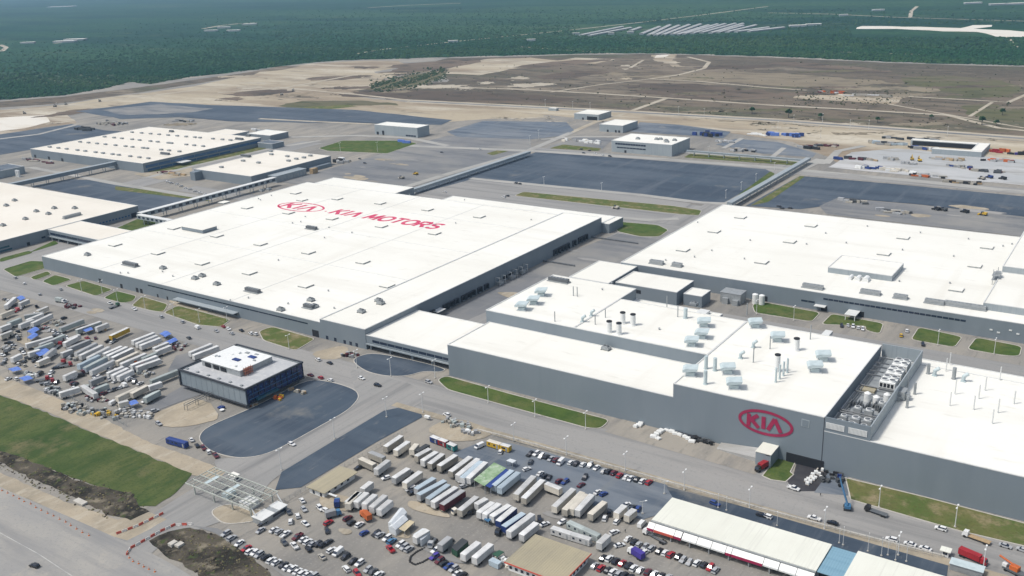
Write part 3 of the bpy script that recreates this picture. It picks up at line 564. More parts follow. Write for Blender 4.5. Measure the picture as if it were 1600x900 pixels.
# plant-room well on the roof, open to the sky
MB().box(-106, -86.4, 385, 385.5, 19.5, 26.2).build('screen_wall', 'wall', ks)
MB().box(-86.9, -86.4, 385.5, 481, 19.4, 26.2).build('screen_wall', 'walll', ks)
MB().box(-106, -86.9, 480.5, 481, 19.4, 26.2).build('screen_wall', 'walll', ks)
MB().box(-105.6, -86.95, 385.55, 480.4, 19.2, 19.45).build('plant_deck', 'steel', ks)
for a, b in ((-105.3, -97.4), (-95.7, -87.8)):
    lo = MB(); lo.box(a, b, 384.8, 385, 21.0, 23.8, 0).build('louvre', 'whitem', ks)
    l2 = MB()
    for i in range(14): l2.box(a+(b-a)*i/14, a+(b-a)*i/14+.12, 384.7, 384.8, 21, 23.8)
    l2.build('louvre_fin', 'steel', ks)
MB().box(-116, -112.4, 384.85, 385, 19.2, 22.8).build('wall_hatch', 'walll', ks); MB().box(-115.6, -112.8, 384.8, 384.86, 19.5, 22.4).build('wall_hatch', 'wall', ks)
MB().box(-106.2, -105.9, 384.9, 385, 0, 26).build('downpipe', 'trimd', ks)
def cooler(x, y):
    c = MB().box(-3.6, 3.6, -4.6, 4.6, 1.6, 4.6).build('cooling_tower', 'whitem', ks, (x, y, 19.45))
    for sx in (-1.8, 1.8):
        for sy in (-2.2, 2.2):
            MB().cyl(sx, sy, 4.6, 5.5, 1.55, 14).build('fan_ring', 'whitem', c); MB().cyl(sx, sy, 5.5, 5.52, 1.3, 14).build('fan', 'steeld', c)
    MB().box(-3.4, 3.4, -4.4, 4.4, 0, 1.6).build('base_frame', 'steeld', c)
    for i in range(4): MB().box(-3.2+i*1.65, -1.95+i*1.65, -4.66, -4.6, 2.0, 4.0).build('inlet', 'void', c)
for y in (443, 454.5, 466): cooler(-93, y)
def chiller(x, y, s=1):
    c = MB().box(-1.6*s, 1.6*s, -1.6*s, 1.6*s, .4, 3.4).build('chiller', 'steel', ks, (x, y, 19.45))
    MB().cyl(0, 0, 3.4, 3.9, 1.3*s, 12).build('fan_ring', 'whitem', c); MB().cyl(0, 0, 3.9, 3.92, 1.05*s, 12).build('fan', 'steeld', c)
for x, y in ((-101, 391), (-96, 391), (-91, 391.5), (-101, 397), (-96, 397.5), (-91, 398), (-98, 408), (-93, 408), (-90, 418)): chiller(x, y, random.uniform(.9, 1.2))
m2 = MB()
for y in (403, 405, 428, 436): m2.tube((-105, y, 21.5), (-87.5, y, 21.5), .35)
for x in (-104, -103, -88.5): m2.tube((x, 387, 21), (x, 478, 21), .3)
for i in range(18): m2.box(-104+i*.9, -103.6+i*.9, 412+random.random()*6, 415+random.random()*6, 19.45, 20.4+random.random()*2)
for y in (447, 452, 458, 463, 470): m2.box(-105, -98, y, y+.5, 22.5, 23)
m2.build('pipework', 'steeld', ks)
for x, y in ((-98, 424), (-93.5, 422), (-90, 427)): MB().cyl(x, y, 19.45, 23.4, 1.6, 12).cyl(x, y, 23.4, 24.2, 1.6, 12, .4).build('tank', 'whitem', ks)
MB().box(-104, -97, 432, 437, 19.45, 21).build('plinth', 'tanroof', ks)
# hooded roof intakes, stacks
def hood(p, z=25.7, s=1, rz=0):
    x, y = G(*p, z)
    m2 = MB()
    m2.box(-1.9, 1.9, -2.2, 2.2, 0, 2.2)
    P = [(-3.6, 2.5), (3.2, 3.4), (3.6, 4.6), (-2.6, 4.3), (-3.8, 3.6)]
    m2.loft([[(a, -3.2, b) for a, b in P], [(a, 3.2, b) for a, b in P]])
    m2.box(-1.5, 1.5, -1.8, 1.8, 2.2, 2.7)
    m2.v = [(a*s, b*s, c*s) for a, b, c in m2.v]
    h = m2.build('intake_hood', 'hood', ks, (x, y, z-.05)); h.rotation_euler.z = rz
    MB().box(-3.0*s, 3.0*s, -2.9*s, 2.9*s, 0, .35).build('hood_base', 'trim', h)
for p in ((816, 484), (834, 475), (846, 462), (1081, 540), (1097, 528), (1100, 510), (1180, 511), (1215, 533), (1286, 563), (1273, 580), (1137, 583), (1147, 606), (1079, 586)): hood(p, rz=random.uniform(.2, .5))
def stack(p, h, r, z=25.7, m='whitem', cap=True):
    x, y = G(*p, z)
    o = MB().cyl(0, 0, 0, h, r, 14).cyl(0, 0, 0, .3, r*1.35, 14).build('exhaust_stack', m, ks, (x, y, z-.05))
    if cap: MB().cyl(0, 0, h, h+.5, r*1.05, 14).build('stack_rim', 'void', o)
for p in ((952, 519), (967, 522), (973, 505), (989, 508), (1244, 547)): stack(p, 6.2, 1.5)
stack((1214, 580), 8.5, 1.4)
for p, h in (((867, 502), 6), ((930, 507), 5.5), ((946, 496), 5), ((896, 462), 6), ((902, 463), 6), ((1042, 480), 7), ((1059, 495), 7), ((1177, 566), 8), ((1203, 545), 7), ((1167, 492), 7), ((1266, 530), 8)): stack(p, h, .28, m='steel', cap=False)
for p, h, r in (((1103, 576), 6.8, .9), ((1117, 579), 6.8, .9), ((1102, 600), 7, .9), ((1071, 497), 6, 1.1)): stack(p, h, r, m='hood', cap=False)
for i in range(4): stack((1212+i*6, 597-i*5), 7.5, .5, m='hood', cap=False)
for p, h, r, m in (((1450, 584), 5.4, .75, 'steel'), ((1490, 592), 6, .9, 'steel'), ((1429, 616), 6, .6, 'steel'), ((1417, 637), 6, .6, 'steel'), ((1418, 607), 7, .25, 'steel'), ((1478, 580), 7, .25, 'pole'), ((1492, 616), 7.5, .25, 'pole'), ((1484, 634), 7, .25, 'pole'), ((1521, 640), 7, .3, 'pole'), ((1529, 623), 7, .3, 'pole'), ((1539, 610), 7, .3, 'pole'), ((1562, 594), 7, .25, 'pole'), ((1550, 662), 7, .3, 'pole'), ((1559, 645), 7, .3, 'pole'), ((1584, 631), 6.5, .35, 'pole'), ((1484, 568), 6, .2, 'pole')): stack(p, h, r, 19.2, m, False)
def elbow(p, z, s=1):
    x, y = G(*p, z); m2 = MB()
    m2.tube((0, 0, 0), (0, 0, 2.6*s), .8*s, 9); m2.tube((0, 0, 2.5*s), (1.7*s, .6*s, 3.9*s), .85*s, 9)
    m2.box(-1*s, 1*s, -1*s, 1*s, 0, .5); m2.build('exhaust_elbow', 'hood', ks, (x, y, z-.05))
for p in ((910, 503), (924, 494), (1157, 560), (1177, 543)): elbow(p, 25.7)
for p in ((1460, 587), (1505, 596)): elbow(p, 19.2, 1.1)
x, y = G(1408, 622, 19.2); MB().box(-2.5, 2.5, -3, 3, .5, 4.5).box(-1, 1, -4.5, -3, .5, 2.5).box(2.5, 4.2, -2, 1, 1.5, 3.5).build('dust_filter', 'steel', ks, (x-.5, y, 19.1))
x, y = G(873, 440, 25.7); long_unit(ks, x, y, 25.6, 15, 0, True)
roof_items(ks, 18.7, [(947, 546)], FANM, 'roof_fan')
roof_items(ks, 25.7, [(941, 453), (956, 444), (1030, 515)], SMALLV, 'roof_vent')
x, y = G(1084, 477, 18.7); put('roof_fan', FANM, ks, (x, y, 18.7))
# oval sign on the front wall, raised letters
sg = MB(); strokes([arc(-132.2, 16.6, 12.2, 5.5, 0, 360, 56)], 1.35, lambda q, e: (q.x, 384.78-e, q.y), sg)
n0 = len(sg.v)
so = sg.build('oval_sign', 'signred', ks)
def wall_letter(ch, x0, w, h, z0, th):
    mb = MB(); strokes([[(x0+p[0]*w, z0+p[1]*h) for p in s] for s in GLYPH[ch]], th, lambda q, e: (q.x, 384.7-e, q.y), mb)
    mb.build('sign_letter', 'signred', so)
wall_letter('K', -140.6, 6.2, 6.2, 13.4, 1.85); wall_letter('I', -134.3, 6, 6.2, 13.4, 1.9); wall_letter('A', -131.2, 7.0, 6.6, 13.4, 1.85)
# annex porch and ramp at the foot of the wall
an = MB().box(-132.6, -125.6, 375, 384.9, 0, 6.6).build('annex', 'walld', ks)
MB().box(-132.8, -125.4, 374.8, 384.9, 6.6, 6.85).build('roof', 'roof3', an)
MB().box(-128, -126, 374.9, 374.99, 6.0, 6.4).build('trim', 'trimd', an)
MB().loft([[(-132.7, 377, 0), (-132.7, 384.8, 0), (-132.7, 384.8, 3.6), (-132.7, 377, 2.4)], [(-153, 379.5, 0), (-153, 384.8, 0), (-153, 384.8, 1.2), (-153, 379.5, .5)]]).build('ramp', 'paleyard', ks)
MB().box(-107.5, -107, 369, 384.8, 0, .9).build('ramp_wall', 'kerb', ks)
MB().box(-178, -163, 383.5, 384.8, 0, 1.4).build('plinth', 'trimd', ks)
MB().box(-121.8, -105, 384.6, 384.95, 0, 4.6).build('loading_door', 'void', ks)
local(ks); local(hall); local(lk)
def grandfix(par): pass

# --- paint shop behind
rh = thing('paint_shop', 'broad white-roofed hall behind the stepped factory with rooftop penthouse', 'factory', (-100, 583, 0))
block(rh, -312, 90, 583, 770, 0, 12)
block(rh, -330, -299, 541, 583.0, 0, 10.5)
block(rh, -297.5, -252, 548, 575, 0, 9.5)
block(rh, -249, -236, 552, 566, 0, 8)
block(rh, -177.5, -136, 626, 657, 11.5, 15.6, wall='walll')
block(rh, -77, 90, 598, 664, 11.5, 16.2, wall='walll'); block(rh, -77, 90, 664.2, 764, 11.5, 20.2, wall='walll')
MB().box(-299.05, -298.9, 543, 580, 3, 6).build('window', 'bluestrip', rh)
strip_win(rh, 'y', 583, -167, -83, 7.6, 8.8, 'glass', n=26, gap=.3)
strip_win(rh, 'y', 583, -181, -172, 4.2, 5.4, 'glass', n=2)
strip_win(rh, 'y', 548, -295, -278, 4, 6.5, 'void', 'canopy_opening')
for x in (-205, -166, -143): strip_win(rh, 'y', 583, x-2, x+2, 0, 3.6, 'void', 'door')
for x in (-168, -147): MB().box(x-3.5, x+3.5, 573 if x > -150 else 579, 582.9, 3.6, 4.0).build('canopy', 'trim', rh)
for x in (-149.8, -144.2): MB().box(x-.2, x+.2, 573.2, 573.6, 0, 3.6).build('column', 'trim', rh)
for p in ((1325, 512), (1500, 512), (1572, 525)): pass
for x, z in ((-70, 5), (-66, 4), (-60, 6.5), (-56, 5)): MB().box(x, x+1.6, 582.7, 582.95, z, z+.8).build('wall_vent', 'whitem', rh)
roof_items(rh, 11.7, [(1411, 372), (1381, 397), (1542, 387), (1523, 416), (1494, 453), (1116, 362), (1157, 340), (1067, 391), (1190, 410), (1234, 378), (1267, 353)], VENT, 'smoke_vent')
roof_items(rh, 11.7, [(1355, 354), (1438, 364), (1513, 374), (1322, 380), (1410, 391), (1490, 401), (1112, 392), (1172, 376), (1085, 402), (1090, 348), (1163, 405), (1567, 385), (1581, 382), (1040, 407), (1054, 411), (1484, 443), (1405, 440), (1260, 382), (1290, 365)], SMALLV, 'roof_vent')
for p, L in (((1360, 459), 13), ((1407, 466), 9), ((1460, 474), 12), ((1508, 480), 24), ((1026, 412), 11), ((1270, 450), 14), ((1058, 416), 8)):
    x, y = G(*p, 11.7); long_unit(rh, x, y, 11.6, L)
mb = MB()
for i in range(3): mb.tube((-150.5-i*5, 617, 12.6), (-150.5-i*5, 623, 12.6), 2.1-.4*i, 10)
mb.build('bulk_tank', 'whitem', rh)
mb = MB()
for a in (0, 6): mb.box(-80+a*.3, -79.7+a*.3, 648+a, 648.3+a, 11.7, 22)
mb.box(-80.5, -76, 647, 656, 18, 18.3); mb.box(-80.5, -76, 647, 656, 15, 15.2); mb.box(-79, -76, 650, 653, 18.3, 20); mb.build('roof_ladder', 'steel', rh)
MB().box(-230, -216, 568, 578, 0, 7).box(-228, -224, 566, 568, 0, 4).box(-221, -217, 565.5, 568, 0, 3.5).box(-230.2, -215.8, 567.8, 578.2, 7, 7.3).build('filter_unit', 'steel', rh)
for x in (-209, -204.5): MB().cyl(x, 576, 0, 6.5, 1.9, 14).cyl(x, 576, 6.5, 7.1, 1.9, 14, .5).build('silo', 'whitem', rh)
local(rh)

# --- other halls to the left
lb = thing('body_shop', 'cream-roofed hall on the left edge joined to the big hall by a link', 'factory', (-900, 420, 0))
block(lb, -1130, -811, 330, 537, 0, 10.3, roof='roof2')
strip_win(lb, 'x', -811, 392, 408, 3.2, 4.8, 'tealglass'); strip_win(lb, 'x', -811, 392, 410, .6, 2.2, 'tealglass')
strip_win(lb, 'x', -811, 437, 441, 3, 4.6, 'glass'); strip_win(lb, 'x', -811, 448, 458, 3, 4.6, 'glass'); strip_win(lb, 'x', -811, 423, 426, 0, 3, 'void', 'door')
for i in range(12): strip_win(lb, 'x', -811, 487+i*3.4, 489.4+i*3.4, 2.2, 3.6, 'bluestrip')
strip_win(lb, 'x', -811, 528, 534, 0, 4.4, 'void', 'door')
roof_items(lb, 10, [(23, 314), (10, 322), (57, 331), (85, 326), (76, 335), (117, 326), (40, 343), (5, 353)], FANM, 'roof_fan')
x, y = G(113, 339, 10); long_unit(lb, x, y, 9.95, 18, 1.57)
block(lb, -811, -731.2, 444, 476, 4.4, 10, roof='roof2')
strip_win(lb, 'y', 444, -808, -733, 5.2, 7.4, 'glass', n=9); MB().box(-811, -731.5, 442.8, 444, 3.4, 4.3).build('fascia_beam', 'walll', lb)
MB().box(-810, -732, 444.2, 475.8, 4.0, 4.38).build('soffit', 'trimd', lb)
for x in (-806, -796, -782, -765, -748): MB().box(x-.4, x+.4, 443.5, 444.3, 0, 3.9).build('column', 'walll', lb)
MB().box(-810, -732, 474, 475, 0, 4).build('shade_backing', 'void', lb)  # added black sheet for the shade below the raised link, no wall there
local(lb)
fl = thing('engine_shop', 'large cream-roofed hall with rows of roof vents in the far left', 'factory', (-1100, 670, 0))
block(fl, -1228, -990, 671, 852, 0, 11.3, roof='roof2')
strip_win(fl, 'x', -990, 674, 850, 5.0, 8.2, 'bluestrip', n=10, gap=.4); strip_win(fl, 'x', -990, 676, 800, 1.0, 3.4, 'bluestrip', n=7, gap=.6)
MB().box(-990, -978, 716, 730, 4, 4.5).build('canopy', 'trim', fl)
for x in (-1222, -1190, -1160): strip_win(fl, 'y', 671, x, x+5, 0, 4, 'void', 'door')
SV2 = MB().box(-2.2, 2.2, -1.6, 1.6, 0, 1.5).box(-2.4, 2.4, -1.8, 1.8, 1.5, 1.8).mesh('roof_vent', ['steel'])
for (a, b) in (((77, 230), (233, 248)), ((124, 222), (279, 237)), ((163, 214), (318, 229)), ((206, 207), (361, 219.5))):
    for i in range(12):
        t = (i+random.uniform(-.12, .12))/11
        if i in (8,): t -= .04
        x, y = G(a[0]+(b[0]-a[0])*t, a[1]+(b[1]-a[1])*t, 11.3); put('roof_vent', SV2, fl, (x, y, 10.95))
for p, L in (((258, 241), 16), ((374, 218), 14), ((268, 206), 8), ((388, 213), 8)):
    x, y = G(*p, 11.3); long_unit(fl, x, y, 10.95, L, 0, True)
local(fl)
sb = thing('utility_hall', 'small cream-roofed hall between the engine shop and the lettered hall', 'factory', (-860, 678, 0))
block(sb, -906, -811, 678, 799, 0, 10.6, roof='roof2')
MB().box(-901, -893, 668, 677.9, 0, 9.5).build('stair_block', 'xv', sb).data.materials[0] = M['wall']
MB().box(-811, -797, 700, 745, 0, 7).box(-811.5, -796.5, 699.5, 745.5, 7, 7.3, 0).build('side_annex', 'walll', sb)
for i in range(9): MB().box(-797, -796.8, 702+i*4.8, 705+i*4.8, 1, 5).build('annex_panel', 'steel', sb)
MB().box(-797, -792, 750, 758, 0, 6).build('crate_stack', 'wood', sb)
MB().box(-811, -804, 760, 792, 0, 4).build('side_annex', 'wall', sb)
roof_items(sb, 10.4, [(346, 262), (404, 255), (380, 252), (424, 242), (449, 245), (451, 252), (463, 249), (475, 247), (485, 244), (423, 237)], SV2, 'roof_vent')
x, y = G(384, 245, 10.4); long_unit(sb, x, y, 10.3, 16, 0, True)
local(sb)
# --- mid-distance sheds
def shed(name, label, x0, x1, y0, y1, h, wall='walll', roof='roof', doors=(), wins=()):
    t = thing(name, label, 'building', ((x0+x1)/2, y0, 0))
    block(t, x0, x1, y0, y1, 0, h, wall, roof)
    for a, b, z in doors: strip_win(t, 'y', y0, a, b, 0, z, 'void', 'door')
    for a, b, z0, z1, n in wins: strip_win(t, 'y', y0, a, b, z0, z1, 'glass', 'window', n)
    local(t); return t
shed('warehouse', 'pale grey flat-roofed building beyond the oval lawn', -905, -829, 980, 1005, 13.5, doors=((-902, -898, 4), (-892, -888, 6)), wins=((-850, -832, 1, 3, 4),))
shed('warehouse', 'white-roofed garage with a wide dark doorway near the far road', -711, -671, 1189, 1226, 8.4, doors=((-698, -695, 3), (-690, -673, 5)))
shed('warehouse', 'white-roofed windowless building just beyond the three-storey office block', -627, -592, 1113, 1155, 9.6, doors=((-616, -613, 3), (-604, -601, 3), (-599, -596, 3)))
b4 = shed('office_block', 'pale blue-grey block with window rows at the far side of the big empty lot', -545, -467, 996, 1045, 13.6, doors=((-528, -525, 3),), wins=((-540, -500, 9, 11, 12), (-538, -500, 5, 6.5, 9)))
for i, (x, y) in enumerate(((-520, 1015), (-498, 1020), (-494, 1022), (-484, 1016), (-476, 1022), (-480, 1010))): put('roof_fan', FANM, b4, (x-b4.location.x, y-b4.location.y, 13.3))
shed('site_hut', 'tiny white hut beside the far road', *[-790, -776, 1245, 1252], 4)
u = thing('open_shed', 'long U-shaped white-roofed shed at the right by the far road', 'building', (-190, 1120, 0))
block(u, -214, -164, 1119, 1126, 0, 6, 'walll'); block(u, -176, -164, 1126.2, 1172, 0, 6, 'walll'); block(u, -246, -176.2, 1163, 1172, 0, 6, 'walll')
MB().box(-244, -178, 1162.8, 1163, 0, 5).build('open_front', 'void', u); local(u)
e = thing('dome_building', 'low grey building with a dark skylit roof at the far left edge', 'building', (-1150, 580, 0))
block(e, -1165, -1130, 566, 606, 0, 9, 'walll', 'asphalt2', trim='trim')
for x in (-1120, -1116): MB().cyl(x, 590, 0, 8, 1.5, 12).build('tank', 'whitem', e)
local(e)
x0, y0 = G(345, 195); shed('loading_shed', 'low shed with a pale pink roof behind the engine shop', -1125, -1075, 872, 905, 6, roof='roof2')
shed('loading_shed', 'white-roofed shed behind the right end of the engine shop', -1052, -1006, 882, 915, 8, wall='wall')
shed('loading_shed', 'small blue-grey block at the back corner of the engine shop', -986, -958, 842, 862, 7, wall='wall', roof='asphalt2')

# --- elevated galleries (conveyor bridges)
def gallery(label, ax, c, a0, a1, w, z0, z1, roof='trim', wall='wall', win=None, col=18):
    t = thing('conveyor_gallery', label, 'gallery', ((c, a0, 0) if ax == 'y' else (a0, c, 0)))
    if ax == 'y': bx = lambda p, q, r, s, u_, v: MB().box(c+p, c+q, r, s, u_, v)
    else: bx = lambda p, q, r, s, u_, v: MB().box(r, s, c+p, c+q, u_, v)
    bx(-w/2, w/2, a0, a1, z0, z1).build('wall', wall, t); bx(-w/2-.2, w/2+.2, a0-.2, a1+.2, z1, z1+.3).build('roof', roof, t)
    k = a0+col/2
    while k < a1:
        bx(-w/2+.2, -w/2+.7, k, k+.5, 0, z0).build('column', 'walll', t); bx(w/2-.7, w/2-.2, k, k+.5, 0, z0).build('column', 'walll', t); k += col
    if win:
        k = a0+2
        while k < a1-4:
            if ax == 'y': bx(w/2-.1, w/2+.08, k, k+win, z0+.9, z1-.7).build('window', 'glass', t)
            else: bx(-w/2-.08, -w/2+.1, k, k+win, z0+.9, z1-.7).build('window', 'glass', t)
            k += win*1.9
    local(t); return t
gallery('white conveyor gallery with square windows along the lettered hall', 'y', -788, 522, 690, 6, 5, 9, 'trim', 'walll', 4.2)
gallery('short white gallery joining the windowed gallery to the lettered hall', 'x', 519, -784.8, -731.4, 5, 5, 8.6, 'trim', 'walll', 3.4)
gallery('long grey conveyor gallery from the cream hall to the engine shop', 'y', -1045, 538, 671, 6, 5, 9, 'walll', 'wall')
gallery('grey raised conveyor beside the road between the two empty lots', 'y', -318, 800, 1020, 5, 3.5, 6, 'walll', 'walll')
gallery('grey conveyor on the left side of the central empty lot', 'y', -622, 716, 935, 5, 3, 5.5, 'walll', 'walll')
gallery('thin grey pipe bridge across the gravel yards', 'x', 1010, -455, -322, 3, 4, 5.6, 'walll', 'walll')

# --- glass office with leaning dark frame
of = thing('office_building', 'square office building with blue glass side and white rooftop plant room', 'office', (-409, 297, 0))
MB().box(-436, -382, 297, 297.4, 2.9, 11.6).build('wall', 'walld', of)
MB().box(-436, -435.6, 297.4, 338, 2.9, 11.6).build('wall', 'walll', of); MB().box(-435.6, -382.4, 337.6, 338, 2.9, 11.6).build('wall', 'walll', of)
MB().box(-382.4, -382, 297.4, 338, 2.9, 11.6).build('curtain_wall', 'blueglass', of)
mb = MB().poly([(-435, 298, 11.2), (-383, 298, 11.2), (-383, 337, 11.2), (-435, 337, 11.2)]); M['grof'] = mat('pale_roof_gravel', (.43, .44, .45), .9, [(.08, U, (.37, .38, .395), .40, .62, 7), (.5, U, (.50, .50, .50), .5, .75, 4)])
m2 = MB(); m2.poly([(-435, 298, 11.2), (-383, 298, 11.2), (-383, 337, 11.2), (-435, 337, 11.2)]); m2.build('roof', 'grof', of)
m2 = MB()
for a, b, c, d in ((-436.6, -381.4, 296.4, 297.3), (-436.6, -381.4, 337.7, 338.6), (-436.6, -435.7, 297.3, 337.7), (-382.3, -381.4, 297.3, 337.7)): m2.box(a, b, c, d, 11.3, 12.2)
m2.box(-436.6, -435.6, 296.3, 296.99, 2.6, 11.3); m2.box(-436.6, -381.5, 296.4, 297.6, 2.2, 2.9); m2.box(-382.2, -381.4, 297.6, 338.4, 2.2, 2.9); m2.build('frame', 'trimd', of)
for i in range(1, 12): MB().box(-436+i*4.5, -435.9+i*4.5, 296.92, 297, 2.9, 11.3).build('panel_joint', 'wall', of)
for z in (4.6, 7.2): MB().box(-381.98, -381.7, 299, 336, z, z+.5).build('spandrel', 'bluestrip', of)
MB().box(-381.7, -379.9, 303, 318, 3.3, 4.3).build('awning', 'tealglass', of)
for i in range(10): MB().box(-381.98, -381.85, 299.5+i*3.8, 300.7+i*3.8, 8.9, 9.6).build('window', 'bluestrip', of)
for i in range(11): MB().box(-382, -381.6, 297.6+i*4.03, 297.8+i*4.03, 2.9, 11.3).build('mullion', 'trimd', of)
for x in (-434, -421, -408, -395, -384):
    for y in (299.5, 317, 335.5): MB().box(x-.4, x+.4, y-.4, y+.4, 0, 2.3).build('column', 'steeld', of)
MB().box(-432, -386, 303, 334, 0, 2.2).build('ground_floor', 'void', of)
MB().box(-430, -398, 308, 331, 11.2, 14.6).build('plant_room', 'steel', of); MB().box(-430.3, -397.7, 307.7, 331.3, 14.6, 14.9).build('roof', 'whitem', of)
for k in range(9): MB().box(0, random.uniform(1, 2.6), 0, random.uniform(.8, 2), 14.9, 15.1+random.random()).build('roof_unit', random.choice(['steel', 'whitem', 'steel', 'walld']), of, (-428+k*3.2, random.uniform(310, 328), 0))
for k in range(6): MB().box(-434+k*9, -432.5+k*9, 299.5, 300.8, 11.2, 11.9).build('roof_unit', 'steel', of)
for x in (-427, -420, -414): MB().box(x, x+4.5, 307.6, 307.95, 11.6, 13.8).build('plant_louvre', 'void', of)
for a, b in ((-414, 316), (-409, 323)): MB().box(a, a+5, b, b+2.6, 14.9, 15.4).build('blue_panel', 'xb', of)
M['rust'] = mat('rusty_scaffold', (.30, .10, .055), .8)
m2 = MB()
for y in (310, 311.7, 313.4, 315):
    for x in (-397.4, -396): m2.tube((x, y, 11.2), (x, y, 16), .14, 5)
    for z in (12.4, 13.8, 15.2): m2.tube((-397.4, y, z), (-396, y, z), .12, 5)
for z in (12.4, 13.8, 15.2):
    for x in (-397.4, -396): m2.tube((x, 310, z), (x, 315, z), .16, 5)
m2.build('scaffold', 'rust', of)
local(of)

# --- canopy building along the car lot
cb = thing('market_canopy', 'long cream-roofed hall with white gutter canopy and red banners by the cars', 'building', (-115, 303, 0))
MB().box(-147.5, -82.6, 307, 320, 0, 5.4).build('wall', 'walll', cb)
MB().loft([[(-148.3, 302.5, 5.6), (-148.3, 321.5, 5.6), (-148.3, 321.5, 6.2), (-148.3, 302.5, 6.0)], [(-82.4, 302.5, 5.6), (-82.4, 321.5, 5.6), (-82.4, 321.5, 6.2), (-82.4, 302.5, 6.0)]]).build('roof', 'roof3', cb)
MB().box(-148.3, -82.4, 301.9, 302.45, 5.3, 5.75).build('gutter', 'steel', cb)
for i, (a, b, k) in enumerate(((-149, -146.2, 'signred'), (-146, -137.5, 'barred'), (-137.3, -134.4, 'signred'), (-134, -128, 'whitem'), (-127.8, -122, 'whitem'), (-121.8, -116.2, 'whitem'), (-116, -113.8, 'signred'), (-113.6, -101.4, 'signred'), (-101.2, -95.5, 'whitem'), (-95.2, -89, 'whitem'), (-88.8, -82.6, 'whitem'))):
    MB().loft([[(a, 299.8, 3.6), (a, 301.8, 5.2), (a, 301.9, 5.1), (a, 299.9, 3.45)], [(b, 299.8, 3.6), (b, 301.8, 5.2), (b, 301.9, 5.1), (b, 299.9, 3.45)]]).build('awning', 'whitem', cb)
    if k != 'whitem': MB().box(a, b, 299.5, 299.75, 2.6, 3.6).build('banner', k, cb)
    else: MB().box(a, b, 299.5, 299.75, 3.0, 3.6).build('banner', 'whitem', cb)
for i in range(9): MB().box(-147+i*8, -146.6+i*8, 300, 300.4, 0, 3.5).build('column', 'steel', cb)
MB().box(-121, -113, 321.6, 323.4, 4.0, 4.3).build('rear_awning', 'whitem', cb)
local(cb)
c2 = thing('market_canopy', 'second cream-roofed hall cut by the bottom edge of the view', 'building', (-40, 303, 0))
MB().box(-72, -10, 304, 321, 0, 5.4).build('wall', 'walll', c2); MB().box(-73, -9, 301, 322.5, 5.6, 6.1).build('roof', 'roof3', c2); local(c2)
c3 = thing('link_roof', 'flat blue sheet roof between the two cream-roofed halls', 'building', (-78, 303, 0))
MB().box(-82.2, -73.1, 303, 321.5, 5.2, 5.45).build('roof', 'blueroof', c3)
m2 = MB()
for i in range(10): m2.box(-82.2+i*1.0, -82.1+i*1.0, 303, 321.5, 5.45, 5.52)
m2.build('roof_rib', 'blueroof', c3); MB().box(-82, -73.3, 305, 305.4, 0, 5.2).build('shade_backing', 'void', c3)  # last box: black sheet standing for the shade beneath the blue roof
for x in (-82, -73.4): MB().box(x, x+.25, 303.2, 303.5, 0, 5.2).build('column', 'steeld', c3)
local(c3)
# --- tan sheds
ts = thing('gatehouse', 'small gatehouse with ribbed tan roof and white walls beside the fence', 'hut', (-286, 253, 0))
MB().box(-291.5, -282.5, 253.6, 273, 0, 2.9).build('wall', 'whitem', ts)
MB().loft([[(-292.5, 252.6, 2.9), (-281.2, 252.6, 2.9), (-281.2, 252.6, 3.15), (-286.8, 252.6, 3.5), (-292.5, 252.6, 3.15)], [(-292.5, 274, 2.9), (-281.2, 274, 2.9), (-281.2, 274, 3.15), (-286.8, 274, 3.5), (-292.5, 274, 3.15)]]).build('roof', 'tanroof', ts)
for y in (256, 260, 264, 268): MB().box(-282.5, -282.4, y, y+1.4, 1, 2.2).build('window', 'glass', ts)
for x in (-289.5, -285): MB().box(x, x+1.2, 253.5, 253.6, .3, 2.3).build('window', 'glass', ts)
MB().box(-281.1, -276, 254.5, 255.5, 1.9, 2.2).build('porch', 'trim', ts)
local(ts)
tb = thing('canteen', 'wide tan-roofed shed with red edging at the bottom of the photo', 'building', (-172, 252, 0))
MB().box(-183.5, -160, 252, 271.5, 0, 3.6).build('wall', 'whitem', tb)
MB().box(-184.6, -159, 251, 272.6, 3.6, 3.95).build('roof', 'tanroof', tb)
m2 = MB()
for i in range(24): m2.box(-184.5+i*1.06, -184.42+i*1.06, 251, 272.6, 3.95, 4.0)
m2.build('roof_rib', 'tanroof', tb)
MB().box(-159, -158.8, 251, 272.6, 3.5, 4.05).box(-184.6, -159, 250.8, 251, 3.5, 4.05).build('trim', 'barred', tb)
for i in range(7): MB().box(-160, -159.9, 253+i*2.6, 254.2+i*2.6, 1, 2.2).build('window', 'glass', tb)
for i in range(9): MB().box(-183+i*2.6, -181.8+i*2.6, 251.9, 252, 1, 2.2).build('window', 'glass', tb)
local(tb)
# --- gate frame
M['gateframe'] = mat('weathered_frame_paint', (.42, .44, .40), .6, [(.3, U, (.33, .35, .32), .45, .7, 4)])
gt = thing('entrance_gate', 'white lattice gate canopy spanning the entry road by the lawn', 'gate', (-317, 225, 0))
m2 = MB()
gx0, gx1, gy0, gy1, gz = -338, -296, 224, 240, 6
for i in range(5):
    y = gy0+(gy1-gy0)*i/4; m2 = MB().box(gx0, gx1, y-.17, y+.17, gz-.25, gz+.25); m2.build('beam', 'gateframe', gt)
for i in range(19):
    x = gx0+(gx1-gx0)*i/18; MB().box(x-.1, x+.1, gy0+.2, gy1-.2, gz-.15, gz+.15).build('rafter', 'gateframe', gt)
for i in (3, 9): MB().box(gx0+(gx1-gx0)*i/18+.2, gx0+(gx1-gx0)*(i+1)/18-.2, gy0+4.5, gy0+11.5, gz+.02, gz+.1).build('roof_panel', 'hood', gt)
for x in (-335, -322, -310, -298):
    for y in (226, 238): MB().box(x-.25, x+.25, y-.25, y+.25, 0, gz-.3).build('post', 'gateframe', gt)
